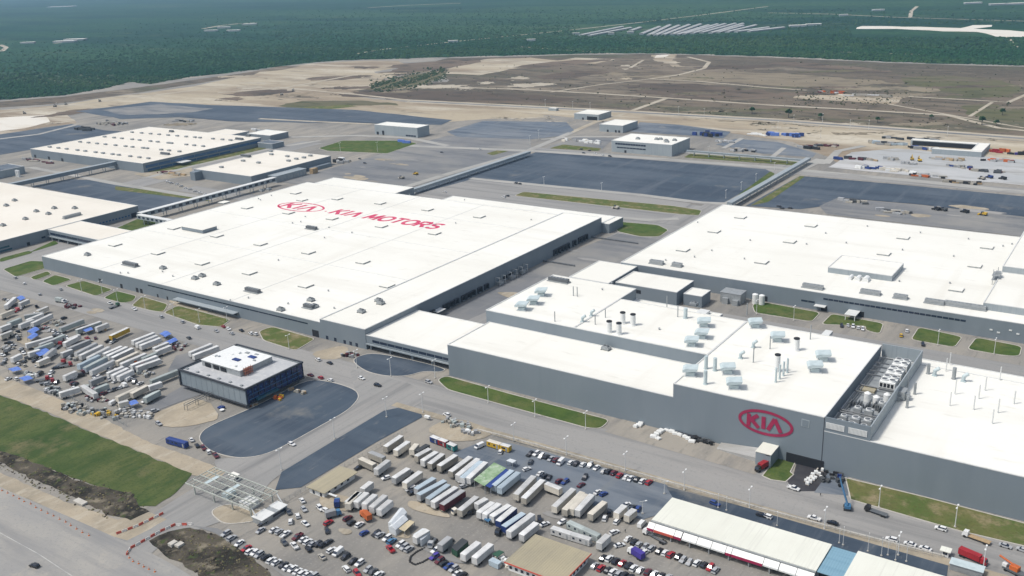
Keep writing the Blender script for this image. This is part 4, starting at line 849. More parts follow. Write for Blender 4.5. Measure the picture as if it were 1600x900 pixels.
for y in (225, 239): 
    MB().tube((-296, y, 5.8), (-291, y, 0), .2).tube((-296, y, 5.8), (-293, y, 0), .15).build('brace', 'whitem', gt)
MB().box(-309, -303, 229, 235, 0, 3).build('guard_booth', 'whitem', gt); MB().box(-309.3, -302.7, 228.7, 235.3, 3, 3.2).build('booth_roof', 'trim', gt)
MB().box(-322, -318, 230, 235, 0, 2.8).build('guard_booth', 'hood', gt)
local(gt)
for p, l in (((482-70, 793), 'white flat-roofed guard hut right of the lattice gate'), ((378-20, 800-6), 'low white concrete slab under the lattice gate end')):
    x, y = G(*p)
h = thing('guard_hut', 'white flat-roofed guard hut at the right end of the lattice gate', 'hut', (-291, 231, 0))
MB().box(-4, 2, -7, 7, 0, 2.6).build('wall', 'steel', h); MB().box(-4.3, 2.3, -7.3, 0, 2.6, 2.85).build('roof', 'trim', h)
MB().box(-4.3, 2.3, 2.5, 7.3, 2.6, 2.85).build('roof', 'trim', h); MB().box(2, 2.1, -1, 6, .9, 2).build('window', 'glass', h)

# ------------------------------------------------------------------ vehicles
def prof(mb, pts, w, wt=None, mi=0):
    """side outline (y, z) swept over the width, pulled in at the top"""
    wt = wt or w; zt = max(p[1] for p in pts); zb = min(p[1] for p in pts)
    f = lambda z: (w+(wt-w)*max(0, (z-zb)/(zt-zb)))/2
    a = [(-f(z), y, z) for y, z in pts]; b = [(f(z), y, z) for y, z in pts]
    return mb.loft([a, b], mi)
def wheelmesh(r, w): return MB().tube((-w/2, 0, 0), (w/2, 0, 0), r, 10).mesh('wheel', ['tyre'])
WH, WHT = wheelmesh(.34, .24), wheelmesh(.5, .5)
KINDS = {}
def model(kind, paint):
    """returns list of (part name, mesh, (x,y,z))"""
    key = (kind, paint)
    if key in KINDS: return KINDS[key]
    P = 'p'+paint; out = []
    if kind == 'sedan':
        b = MB(); prof(b, [(-2.25, .3), (2.2, .3), (2.28, .62), (1.2, .88), (-1.45, .93), (-2.25, .9)], 1.78, 1.6); prof(b, [(-1.05, 1.4), (.35, 1.4), (.2, 1.46), (-.9, 1.46)], 1.3, 1.2)
        g = MB(); g.loft([[(-.8, -1.7, .88), (.8, -1.7, .88), (.8, 1.25, .86), (-.8, 1.25, .86)], [(-.62, -1.0, 1.41), (.62, -1.0, 1.41), (.62, .35, 1.41), (-.62, .35, 1.41)]])
        ax, tr, L = 1.35, .8, 4.5
    elif kind in ('suv', 'hatchback'):
        h = 1.68 if kind == 'suv' else 1.5; k = 1.0 if kind == 'suv' else .9
        b = MB(); prof(b, [(-2.25*k, .32), (2.25*k, .32), (2.28*k, .72), (1.15*k, 1.0), (-2.2*k, 1.02)], 1.86, 1.7); prof(b, [(-1.9*k, h-.06), (.3, h-.06), (.1, h), (-1.75*k, h)], 1.42, 1.3)
        g = MB(); g.loft([[(-.84, -2.12*k, .98), (.84, -2.12*k, .98), (.84, 1.1*k, .96), (-.84, 1.1*k, .96)], [(-.68, -1.85*k, h-.05), (.68, -1.85*k, h-.05), (.68, .3, h-.05), (-.68, .3, h-.05)]])
        ax, tr, L = 1.38*k, .84, 4.5*k
    elif kind == 'pickup':
        b = MB(); prof(b, [(-.75, .4), (2.6, .4), (2.65, .85), (1.55, 1.1), (-.75, 1.1)], 1.92, 1.78); prof(b, [(-.65, 1.72), (.75, 1.72), (.6, 1.78), (-.6, 1.78)], 1.45, 1.35)
        b.box(-.96, .96, -2.7, -.76, .45, .62).box(-.96, -.86, -2.7, -.76, .62, 1.08).box(.86, .96, -2.7, -.76, .62, 1.08).box(-.86, .86, -2.7, -2.6, .62, 1.08)
        g = MB(); g.loft([[(-.85, -.75, 1.06), (.85, -.75, 1.06), (.85, 1.5, 1.06), (-.85, 1.5, 1.06)], [(-.7, -.65, 1.73), (.7, -.65, 1.73), (.7, .75, 1.73), (-.7, .75, 1.73)]])
        ax, tr, L = 1.65, .85, 5.4
    else:   # van
        b = MB(); prof(b, [(-2.6, .35), (2.5, .35), (2.6, .95), (1.9, 1.15), (-2.6, 1.2)], 1.98, 1.95); prof(b, [(-2.6, 1.2), (1.9, 1.15), (1.05, 2.15), (-2.55, 2.2)], 1.93, 1.75)
        g = MB(); g.loft([[(-.9, .95, 1.3), (.9, .95, 1.3), (.9, 1.98, 1.2), (-.9, 1.98, 1.2)], [(-.84, .75, 1.95), (.84, .75, 1.95), (.84, 1.38, 1.95), (-.84, 1.38, 1.95)]])
        ax, tr, L = 1.6, .88, 5.2
    lt = MB()
    body = b.mesh(kind+'_body', [P]); glass = g.mesh(kind+'_glass', ['glass'])
    out = [('body', body, (0, 0, 0)), ('window_glass', glass, (0, 0, 0))]
    for sx in (-1, 1):
        for sy in (-1, 1): out.append(('wheel', WH, (sx*tr, sy*ax, .34)))
    KINDS[key] = out; return out
LONG = {'sedan': 'sedan', 'suv': 'suv', 'hatchback': 'hatchback', 'pickup': 'pickup truck', 'van': 'panel van'}
NAME = {'sedan': 'sedan_car', 'suv': 'suv_car', 'hatchback': 'hatchback_car', 'pickup': 'pickup_truck', 'van': 'panel_van'}
def place(kind, paint, x, y, rz, label, group=None, cat='car', parts=True, z=0.25):
    t = thing(NAME[kind], label, cat if kind not in ('pickup', 'van') else {'pickup': 'pickup truck', 'van': 'van'}[kind], (x, y, z), rz, group)
    for n, m, l in model(kind, paint): put(n, m, t, l)
    return t
def pick(): return random.choice(['sedan', 'sedan', 'hatchback', 'suv', 'suv'])
def row(desc, cars, deg=0, group='parked cars', jit=4):
    """cars: 'code x y' triples, left to right; code = paint + optional kind letter (P pickup, V van, S suv)"""
    items = sorted([c.split(',') for c in cars.split()], key=lambda c: float(c[1]))
    for i, (code, px, py) in enumerate(items):
        k = {'P': 'pickup', 'V': 'van', 'S': 'suv', 'H': 'hatchback', 'C': 'sedan'}.get(code[1:2], None) or pick()
        x, y = G(float(px), float(py), .7)
        dg = deg if len(code) < 3 else float(code[2:])
        rz = math.radians(dg+random.uniform(-jit, jit)+random.choice([0, 0, 180]) if len(code) < 3 else dg)
        place(k, code[0], x, y, rz, f'{CN[code[0]]} {LONG[k]}, {nth(i)} from the left {desc}', group)
row('in the visitor lot kerbside row', 'kS,828,710 wS,838,709 wS,846,713 k,854,714 s,861,717 mS,869,719 wV,876,723 w,892,723 k,900,725 w,911,726 s,922,727 w,932,731 s,943,736 k,951,737 mS,959,739 rS,968,743 w,978,746 w,985,748 k,995,749 w,1004,752 rS,1014,754', 0)
row('scattered on the dark visitor lot', 'wV,749,698 w,782,706 w,823,733 w,844,740 k,852,744 k,858,746 m,874,752 b,883,753 m,908,758 k,914,746 w,934,769 b,943,772 g,829,722', 0, jit=25)
row('in the row nearest the red banners', 'w,981,842 k,991,847 s,998,851 s,1008,854 s,1018,857 k,1030,861 w,1039,864 rS,1048,867 k,1060,870 s,1067,875 s,1077,879 w,1089,880 k,1100,883 r,1110,887 s,1118,891', 0)
row('in the row right of the tan shed', 'k,942,872 w,952,873 k,962,877 r,972,880 k,982,884 w,990,888 w,1000,891 mS,1012,894 w,1022,897 k,1033,900 s,1044,903', 0)
row('in the lowest row by the tan shed', 's,929,884 r,939,888 k,950,891 w,958,894 s,967,897 k,976,899 k,985,902', 0)
row('among boxes left of the red banners', 'kP,952,802 wS,945,810 w,964,815 wS,960,832 w,968,852 w,1008,863 k,991,793 b,997,795 w,978,789 wC,851,819 k,843,812 w,878,816', 0, jit=40)
row('in the bottom row of the car lot', 's,353,834 s,362,841 w,374,849 r,385,857 w,391,862 w,398,864 s,405,867 k,416,871 w,424,876 w,432,879 k,443,883 w,449,887 w,457,889 w,465,893 w,473,896 w,481,898 s,490,901', 0)
row('in the car lot second row', 'k,410,818 s,407,829 w,428,828 s,436,831 wP,446,835 mP,465,839 w,474,843 w,481,847 s,489,850 k,497,850 k,505,851 k,513,847 w,518,860 wV,528,864 k,540,870 k,551,877 w,562,880 s,575,890 g,583,893 w,592,898', 0)
row('in the loose line between the car rows', 'g,444,848 wP,460,853 k,482,858 tC,503,870 w,541,889 r,558,896', 65)
row('in the car lot third row', 'rS,513,817 m,543,810 k,549,817 w,562,820 bH,569,833 k,588,834 s,594,836 w,605,841 cS,612,846 w,626,851 s,632,855 s,639,858', -5)
row('near the gatehouse in the car lot', 'g,451,800 w,465,806 w,454,815 w,477,818 s,475,796 w,500,794 w,507,797 k,511,829 rP,610,858 w,472,782', 60, jit=25)
row('in the row by the tyre ring', 'wS,681,860 v,679,870 m,687,876 k,694,881 b,701,885 s,709,889 w,715,896 k,722,899', -10)
row('beside the trailers behind the gatehouse', 'k,560,731 w,603,747 w,648,762 s,641,765 k,733,802 k,645,770 s,724,760', -25, jit=20)
row('driving on the front road', 'w,456,694 k,515,567 w,497,562 w,565,591 k,590,602 mC,485,586 r,501,590 w,516,594 w,698,648 s,670,597', 80, jit=12, group='cars on the plant road')
row('on the road behind the flagpoles', 'wP,1272,810 kC,1301,817 wS,1393,843 w,1422,850 w,1446,857 w,1470,826 s,1571,853 s,1597,859 k,1190,805 w,1198,807 bS,1117,787 wP,1240,763', 85, jit=6, group='cars on the plant road')
row('on the road by the left yard', 's,95,452 w,103,470 wP,172,474 wP,210,483 s,252,495 s,285,503 wV,308,512 s,338,517 r,349,510 w,357,514 s,362,521 k,377,516 w,392,521 w,399,522 g,295,528 s,62,460 s,24,434 w,38,443', 75, group='cars on the plant road')
row('on the road behind the sign-walled factory', 'k,1315,509 w,1325,508 w,1333,510 w,1341,512 w,1348,514 yS,1408,524 k,1442,538 w,1417,517', 15, group='cars behind the factory')
row('far away beside the empty lots', 'k,1217,322 k,1222,325 k,1235,325 k,690,238 k,806,286 k,812,287 w,787,308 k,793,306 g,570,255 g,562,248 k,525,287 k,522,292 w,750,233 w,695,300 k,908,233 k,921,235 w,930,240 w,941,243 k,953,244 w,971,236 k,973,234 k,912,239', 80, group='cars on far yards')
row('in the yard by the utility hall', 'w,262,284 s,268,286 w,276,288 s,283,291 w,290,294 s,297,296 s,305,299 w,313,301 w,321,304', -60, group='cars on far yards')
place('van', 'w', *G(1003, 818, 1.2), 0, 'white panel van beside the left end of the red-bannered hall')
place('suv', 'k', *G(54, 884, .7), math.radians(100), 'lone dark car on the highway at the lower left')
# left yard: scattered
row('scattered along the left yard lower edge', 'w,13,592 w,25,592 s,75,600 k,88,598 w,72,609 w,110,588 w,117,590 s,146,589 w,152,590 s,170,593 w,180,596 s,170,610 g,178,609 w,187,606 mS,162,615 k,118,600 m,115,599 s,205,592 g,210,597', 40, jit=60, group='vehicles in the left yard')
row('scattered through the upper left yard', 'w,20,540 s,33,545 w,37,552 k,30,530 w,60,571 s,44,583 g,38,565 w,78,516 w,84,517 s,90,520 w,92,523 w,24,484 s,33,482 k,33,511 s,8,517 s,14,514 k,100,497 s,112,530 w,104,527 w,232,573 s,240,572 w,248,563 k,215,580 m,203,587 w,85,554 g,5,568 s,8,562 w,4,555', 40, jit=60, group='vehicles in the left yard')
row('in the line beside the left lawn', 'w,299,687 k,308,696 m,318,700 w,326,706 mP,337,712', 65, jit=5, group='vehicles by the lawn')

random.seed(31)
EX = []
while len(EX) < 70:
    a, b = random.random(), random.random(); px = 4+250*a; py = (455+a*95)*(1-b)+(560+a*105)*b
    if px > 225 and py < 600: continue
    EX.append(f"{random.choice('wwwwssgkkrmt')}{random.choice('CSVPH')},{px:.0f},{py:.0f}")
EX.sort(key=lambda c: float(c.split(',')[2])-.4*float(c.split(',')[1]))
row('in the back gaps of the left yard', ' '.join(EX[:23]), 30, jit=70, group='vehicles in the left yard')
row('in the middle gaps of the left yard', ' '.join(EX[23:46]), 30, jit=70, group='vehicles in the left yard')
row('in the front gaps of the left yard', ' '.join(EX[46:]), 30, jit=70, group='vehicles in the left yard')
# ---- trailers, boxes, cabins
TR = {}
def trailer_parts(L, side, roof, kind):
    key = (round(L*2)/2, side, roof, kind)
    if key in TR: return TR[key]
    L = key[0]; w, z0, z1 = 1.28, (1.15 if kind == 'trailer' else .35), (4.05 if kind == 'trailer' else 2.95)
    b = MB().box(-w, w, -L/2, L/2, z0, z1, 0, 'blrfk')
    n = max(3, int(L/1.3))
    for i in range(n+1):
        y = -L/2+.03+(L-.18)*i/n
        b.box(-w-.04, -w, y, y+.12, z0, z1, 0, 'tlbfk').box(w, w+.04, y, y+.12, z0, z1, 0, 'trbfk')
    b.box(-w-.05, w+.05, -L/2-.05, -L/2, z0, z1).box(-w-.05, w+.05, L/2, L/2+.05, z0, z1)
    r = MB().loft([[(-w-.05, -L/2-.06, z1), (w+.05, -L/2-.06, z1), (w+.05, L/2+.06, z1), (-w-.05, L/2+.06, z1)], [(-w*.7, -L/2+.1, z1+.14), (w*.7, -L/2+.1, z1+.14), (w*.7, L/2-.1, z1+.14), (-w*.7, L/2-.1, z1+.14)]])
    out = [('cargo_box', b.mesh('trailer_box', ['x'+side]), (0, 0, 0)), ('roof', r.mesh('trailer_roof', ['x'+roof]), (0, 0, 0))]
    if kind == 'trailer':
        c = MB().box(-.5, .5, -L/2+.3, L/2-1, .85, 1.15).box(-.9, -.75, L/2-3.2, L/2-3, 0, 1.15).box(.75, .9, L/2-3.2, L/2-3, 0, 1.15).box(-1.2, 1.2, -L/2, -L/2+.12, .5, .7)
        out.append(('chassis', c.mesh('trailer_chassis', ['steeld']), (0, 0, 0)))
        for sx in (-1, 1):
            for y in (-L/2+1.6, -L/2+2.9): out.append(('wheel', WHT, (sx*1.0, y, .5)))
    else:
        wm = MB().box(0, .05, -.5, .5, 0, .9).mesh('cabin_window', ['glass'])
        for i in range(max(2, int(L/3))):
            for sx in (w+.0, -w-.05): out.append(('window', wm, (sx, -L/2+1.5+i*3 if i*3+2 < L-2 else 0, 1.4)))
        out.append(('door', MB().box(w, w+.05, L/2-1.8, L/2-.9, .4, 2.4).mesh('cabin_door', ['steel']), (0, 0, 0)))
        out.append(('skid', MB().box(-w, w, -L/2+.4, -L/2+.8, 0, .34).box(-w, w, L/2-.8, L/2-.4, 0, .34).mesh('cabin_skid', ['steeld']), (0, 0, 0)))
    TR[key] = out; return out
def trailers(desc, data, kind='trailer', group='parked box trailers', word=None):
    """'side roof x0 y0 x1 y1' per item: roof centre line in the photograph"""
    its = [d.split(',') for d in data.split()]; its.sort(key=lambda d: float(d[1])+float(d[3]))
    zr = 4.1 if kind == 'trailer' else 3.0
    for i, d in enumerate(its):
        a, b = Vector(G(float(d[1]), float(d[2]), zr)), Vector(G(float(d[3]), float(d[4]), zr))
        L = max(5, min(17.5, (b-a).length)); c = (a+b)/2; v = b-a
        rz = math.atan2(-v.x, v.y)
        nm = 'box_trailer' if kind == 'trailer' else 'site_cabin'
        side, roof = d[0][0], d[0][1]
        wd = word or ('box trailer' if kind == 'trailer' else 'site cabin')
        t = thing(nm, f'{CN[side]} {wd}, {nth(i)} from the left {desc}', 'trailer' if kind == 'trailer' else 'cabin', (c.x, c.y, .25), rz, group)
        for n, m, l in trailer_parts(L, side, roof, kind): put(n, m, t, l)
trailers('in the upper bank beside the fence', 'tw,602,698,627,681 pw,618,704,638,690 pp,643,703,651,694 dd,652,705,668,695 tw,650,713,672,701 ww,660,720,682,706 tw,671,725,692,709 tw,686,728,712,711 tw,704,737,735,714 ww,715,743,747,717 wl,722,747,752,721 ww,731,748,759,722')
trailers('in the bank right of the green-roofed shelter', 'll,771,759,800,735 ll,780,763,810,738 pw,806,773,834,744 tw,818,779,848,750 pw,866,792,896,764 tp,882,797,910,769 pp,892,796,915,772 ww,902,798,925,773 tp,922,804,945,784 pw,963,802,976,790 pw,979,806,991,796')
trailers('in the middle bank behind the gatehouse', 'ww,587,734,607,719 sw,615,747,638,732 pw,632,755,657,737 sl,650,764,678,747 sl,654,773,695,751 sl,668,780,701,757 ww,676,785,713,761 ms,690,789,724,766 tw,718,798,745,776 ww,744,788,760,779 ww,748,801,770,785 ww,757,804,780,787 ww,768,807,796,789 bw,778,815,804,793 bl,787,823,818,802 ww,795,831,832,803 ww,815,836,838,817')
trailers('in the short bank next to the gatehouse', 'ew,542,785,562,769 pp,543,788,560,769 ww,556,785,573,770 ww,569,788,586,773 ww,580,793,602,774 ww,592,797,610,782 ww,566,764,580,753')
trailers('standing apart below the middle bank', 'ss,687,852,703,839 ww,723,867,748,847 ww,741,872,767,850 ww,936,849,950,836 pw,853,755,876,764 tp,563,716,585,726 ts,578,706,600,715 ww,648,840,668,828')
trailers('in the big bank of the left yard', 'ww,207,533,240,520 ww,213,537,245,524 ww,219,540,250,528 ws,118,552,150,536 ww,124,556,160,539 ww,135,560,172,541 ww,162,553,190,541 ww,168,556,198,542 sw,175,559,207,544 pp,182,565,215,550 ww,188,569,228,552 ww,205,571,245,556 ww,213,574,250,561 ll,122,571,155,555 le,132,575,165,558 ws,140,581,180,562 ww,168,583,192,573 ww,175,587,200,575 ww,184,589,207,578')
trailers('scattered among the left yard stalls', 'ww,30,508,52,499 ee,12,505,32,497 ss,62,538,84,530 ww,44,552,62,546 pw,58,566,76,558 ee,84,530,100,523 ww,106,530,124,523 ww,150,512,168,505 sw,96,552,112,546 ww,240,544,262,535 ww,244,549,266,540 ee,222,560,244,551 ww,100,588,118,580 ss,140,596,160,588 ww,0,512,16,506 pw,0,524,18,517 ww,18,560,32,553 ee,148,608,168,600 ww,232,604,252,597 ww,30,474,44,468 pw,58,486,74,479', group='small trailers of the left yard')
trailers('in the upper bank of the left yard', 'ww,42,500,66,490 ww,50,505,80,491 es,93,513,130,499 ew,112,518,164,500 yw,172,525,200,512 es,38,493,68,488 ww,100,536,120,526 ss,105,545,140,531 ww,40,538,82,526 ee,55,545,82,535 ww,8,478,24,464 pp,0,492,20,484 ws,70,556,85,544')
trailers('between the left yard and the glass office', 'ww,296,551,330,537 ww,300,556,342,540 ee,232,596,280,577 pp,182,621,215,606 pp,205,615,230,602 ee,226,622,248,610')
trailers('beside the lawn path of the left yard', 'ww,93,614,123,605 ww,128,602,150,616 gk,229,616,248,609 pw,185,630,200,626', group='cabins of the left yard')
trailers('beside the tan-roofed shed', 'ww,862,824,893,834 ww,893,834,923,843 ee,888,815,912,826 ee,912,826,936,837', kind='cabin', group='long white site cabins')
trailers('at the top of the visitor lot', 'bw,676,682,684,685 rw,687,686,698,690 qw,700,692,712,697', kind='cabin', group='coloured cabins')
trailers('beside the dark visitor lot', 'yp,763,688,782,694 yw,783,694,797,698', kind='cabin', group='yellow cabins')
trailers('at the foot of the green-roofed shelter', 'bb,262,684,291,692', kind='cabin', group='lone blue cabin')
for n, m in (('ridge', None),): pass
# shelters and tents
def shelter(name, label, px, z, mroof, gable=.0, walls='whitem', cat='shelter', closed=False):
    """px: four roof corners in the photograph"""
    c = [Vector(G(*p, z)) for p in px]; o = sum(c, Vector((0, 0)))/4
    t = thing(name, label, cat, (o.x, o.y, .2))
    q = [(p.x-o.x, p.y-o.y) for p in c]
    if area2(q) < 0: q.reverse()
    m2 = MB()
    if gable:
        m0 = ((q[0][0]+q[1][0])/2, (q[0][1]+q[1][1])/2); m1 = ((q[2][0]+q[3][0])/2, (q[2][1]+q[3][1])/2)
        m2.poly([(*m0, z+gable), (*q[1], z), (*q[2], z), (*m1, z+gable)]); m2.poly([(*q[0], z), (*m0, z+gable), (*m1, z+gable), (*q[3], z)])
        m2.poly([(*q[0], z), (*q[1], z), (*m0, z+gable)]); m2.poly([(*q[2], z), (*q[3], z), (*m1, z+gable)])
    else: m2.loft([[(*p, z-.15) for p in q], [(*p, z) for p in q]])
    m2.build('roof', mroof, t)
    if closed:
        s_ = [(p[0]*.97, p[1]*.97) for p in q]; MB().loft([[(*p, 0) for p in s_], [(*p, z-.16) for p in s_]]).build('wall', walls, t)
    else:
        for p in q: MB().box(p[0]*.95-.1, p[0]*.95+.1, p[1]*.95-.1, p[1]*.95+.1, 0, z-.15).build('post', 'steel', t)
    return t
M['greensheet'] = mat('mossy_green_sheet', (.27, .37, .24), .8, [(.25, U, (.17, .27, .14), .45, .62, 5), (.4, U, (.42, .48, .40), .52, .7, 4)])
M['bluetarp'] = mat('blue_tarpaulin', (.08, .15, .46), .6, [(.4, U, (.12, .22, .55), .42, .65, 4)], bump=(.6, .8, .3))
M['greytent'] = mat('pale_tent_cloth', (.56, .59, .61), .7, [(.4, U, (.48, .51, .54), .45, .7, 4)])
M['beigesheet'] = mat('beige_sheet', (.50, .43, .29), .8, [(.3, U, (.42, .36, .25), .45, .7, 4)])
shelter('work_shelter', 'wide green sheet roof shelter in the middle of the trailers', [(740, 750), (757, 760), (791, 732), (772, 723)], 4.3, 'greensheet')
shelter('work_shelter', 'blue sheet roof shelter right of the green one', [(758, 759), (766, 763), (797, 737), (789, 732)], 4.2, 'xb')
shelter('tent', 'pale grey ridge tent left of the two-tent cluster', [(606, 818), (616, 823), (636, 801), (625, 794)], 3, 'greytent', 1.1, 'greytent', 'tent', True)
shelter('tent', 'pale grey ridge tent with blue end in front of the other', [(607, 824), (618, 829), (638, 812), (627, 806)], 3, 'greytent', 1.1, 'greytent', 'tent', True)
shelter('tent', 'white ridge tent right of the beige sheet', [(645, 836), (658, 845), (672, 834), (660, 826)], 3, 'greytent', 1.0, 'greytent', 'tent', True)
shelter('work_shelter', 'beige sheet lean-to between the tents', [(622, 826), (632, 831), (648, 816), (640, 813)], 2.6, 'beigesheet')
shelter('work_shelter', 'black and green shelter left of the two white trailers', [(705, 856), (714, 862), (732, 846), (722, 841)], 3, 'xd', closed=True, walls='xn')
shelter('work_shelter', 'small pale canopy on the dark visitor lot', [(791, 720), (801, 724), (807, 720), (797, 717)], 2.8, 'greytent')
shelter('work_shelter', 'small green canopy beside the tan-roofed shed', [(769, 866), (777, 871), (788, 863), (780, 860)], 2.6, 'xn')
shelter('work_shelter', 'teal crate shelter under the green canopy', [(763, 876), (778, 883), (784, 878), (770, 871)], 2.2, 'xl', closed=True, walls='xl')
shelter('work_shelter', 'blue canopy beside a parked truck at the yard front', [(756, 812), (763, 816), (770, 810), (763, 806)], 2.4, 'xc')
TP = [((42, 518), (50, 522), (62, 515), (54, 511)), ((42, 528), (49, 531), (60, 524), (53, 520)), ((52, 551), (62, 557), (80, 550), (70, 544)), ((12, 577), (20, 581), (34, 578), (26, 573)), ((29, 591), (38, 596), (52, 592), (42, 587)), ((249, 522), (258, 527), (268, 522), (258, 517)), ((253, 537), (258, 541), (278, 532), (272, 528)), ((128, 516), (134, 519), (146, 515), (140, 511)), ((198, 629), (205, 634), (217, 630), (210, 625)), ((24, 466), (32, 470), (40, 466), (32, 462))]
for i, q in enumerate(TP):
    shelter('tarpaulin_stall', f'blue tarpaulin stall, {nth(i)} from the left in the left yard' if False else f'blue tarpaulin stall, {nth(sorted(range(len(TP)), key=lambda k: TP[k][0][0]+TP[k][2][0]).index(i))} from the left in the left yard', q, 2.6, 'bluetarp', .7, 'whitem', 'stall').__setitem__('group', 'blue tarpaulin stalls')
# trucks
def truck(label, x, y, rz, cab='w', box=None, L=6, flat=False, tractor=False):
    t = thing('cargo_truck', label, 'truck', (x, y, .25), rz)
    c = MB(); prof(c, [(1.2, .7), (3.3, .7), (3.35, 1.5), (2.9, 2.6), (1.2, 2.7)], 2.2, 2.0); c.box(-1.0, 1.0, 3.0, 3.4, .5, .9)
    c.build('cab', 'p'+cab, t); MB().loft([[(-1.0, 3.2, 1.65), (1.0, 3.2, 1.65), (1.0, 3.36, 1.6), (-1, 3.36, 1.6)], [(-.9, 2.85, 2.45), (.9, 2.85, 2.45), (.9, 3.02, 2.45), (-.9, 3.02, 2.45)]]).build('windscreen', 'glass', t)
    MB().box(-.5, .5, 1.1-L, 2.6, .55, .85).build('chassis', 'steeld', t)
    if box: MB().box(-1.2, 1.2, 1.0-L, 1.0, .95, 3.3).build('cargo_box', 'x'+box, t); 
    elif flat: MB().box(-1.2, 1.2, 1.0-L, 1.0, .9, 1.1).build('flat_bed', 'wood' if flat == 'w' else 'steeld', t)
    else: MB().box(-.6, .6, -1.4, -.2, .85, 1.1).build('coupling', 'steeld', t)
    for sx in (-1, 1):
        for y2 in (2.3, 1.9-L, 3.1-L): put('wheel', WHT, t, (sx*.95, y2, .5))
    return t
truck('white lorry cab with a bare chassis below the left red banner', *G(1016, 836, .8), math.radians(75), 'w', None, 9)
t_ = truck('small lorry with a bright violet-blue box among the car rows', *G(992, 865, 1.2), math.radians(72), 'w', 'v', 5.5)
truck('red box lorry on the road at the right edge', *G(1528, 874, 1.5), math.radians(-105), 'r', 'r', 8)
truck('red lorry standing beside the annex ramp', *G(1189, 731, 1.2), math.radians(165), 'k', 'r', 5.5)
truck('white lorry with a long flat load on the main road', *G(1518, 839, .8), math.radians(80), 'w', None, 8, flat='w')
truck('blue and white lorry at the end of the gatehouse', *G(527, 789, 1), math.radians(40), 'c', 'b', 3)
truck('white lorry with grey box near the gatehouse cars', *G(521, 804, 1.2), math.radians(-30), 'c', 's', 4.5)
truck('orange flat lorry beyond the third car row', *G(571, 807, 1), math.radians(70), 'o', 'o', 5)
truck('grey open lorry parked beside the boom lift', *G(1364, 798, 1), math.radians(82), 'k', None, 7, flat='s')
truck('white lorry parked in the lane by the left yard', *G(96, 471, 1), math.radians(-80), 'w', 'e', 6)
for i, (px, py, c) in enumerate(((700, 848, 'w'), (676, 848, 's'), (782, 829, 'k'), (764, 803, 'w'), (724, 748, 'w'), (636, 740, 'w'), (717, 798, 'p'))):
    x, y = G(px, py, 1); truck(f'{CN[c]} lorry cab, {nth(sorted([676, 700, 782, 764, 724, 636, 717]).index(px))} from the left among the trailer banks', x, y, math.radians(random.uniform(-20, 20)+180), c, None, 4.5)['group'] = 'lorry cabs among trailers'
LY = ((92, 540, 'r'), (96, 568, 'r'), (104, 571, 'r'), (68, 593, 'r'), (76, 597, 'r'), (212, 570, 'o'), (219, 576, 'o'), (92, 533, 'm'), (124, 584, 'm'), (200, 585, 'm'), (180, 478, 'n'))
for i, (px, py, c) in enumerate(LY):
    x, y = G(px, py, 1); k = sorted(LY).index((px, py, c))
    truck(f'{CN[c]} works lorry, {nth(k)} from the left in the left yard', x, y, math.radians(random.uniform(-70, 70)), c, None, random.uniform(4.5, 6.5), flat='s')['group'] = 'works lorries of the left yard'
# earth movers
def digger(label, x, y, rz, c='y', boom=True, s=1):
    t = thing('excavator' if boom else 'wheel_loader', label, 'excavator' if boom else 'loader', (x, y, .2), rz)
    B = lambda mb: setattr(mb, 'v', [(a*s, b*s, d*s) for a, b, d in mb.v]) or mb
    B(MB().box(-1.4, 1.4, -2.2, .9, 1.0, 2.3)).build('body', 'x'+c, t); B(MB().box(-1.3, -.1, .1, 1.6, 1.0, 2.9)).build('cab', 'glass', t)
    for sx in (-1.35, .75):
        if boom: B(MB().loft([[(sx, -2, .1), (sx, 2, .1), (sx, 2.3, .6), (sx, 2, 1), (sx, -2, 1), (sx, -2.3, .6)], [(sx+.6, -2, .1), (sx+.6, 2, .1), (sx+.6, 2.3, .6), (sx+.6, 2, 1), (sx+.6, -2, 1), (sx+.6, -2.3, .6)]])).build('track', 'tyre', t)
        else:
            for y2 in (-1.5, 1.5): B(MB().tube((sx, y2, .75), (sx+.6, y2, .75), .75, 10)).build('wheel', 'tyre', t)
    if boom: B(MB().tube((.4, .8, 1.6), (.4, 3.6, 4.6), .28).tube((.4, 3.6, 4.6), (.4, 5.8, 2.4), .24).box(0, .9, 5.2, 6.2, 1.5, 2.4)).build('boom', 'x'+c, t)
    else: B(MB().tube((.7, .6, 1.5), (.7, 3, .7), .18).tube((-.7, .6, 1.5), (-.7, 3, .7), .18).box(-1.5, 1.5, 2.8, 3.9, .1, 1.0)).build('bucket', 'x'+c, t)
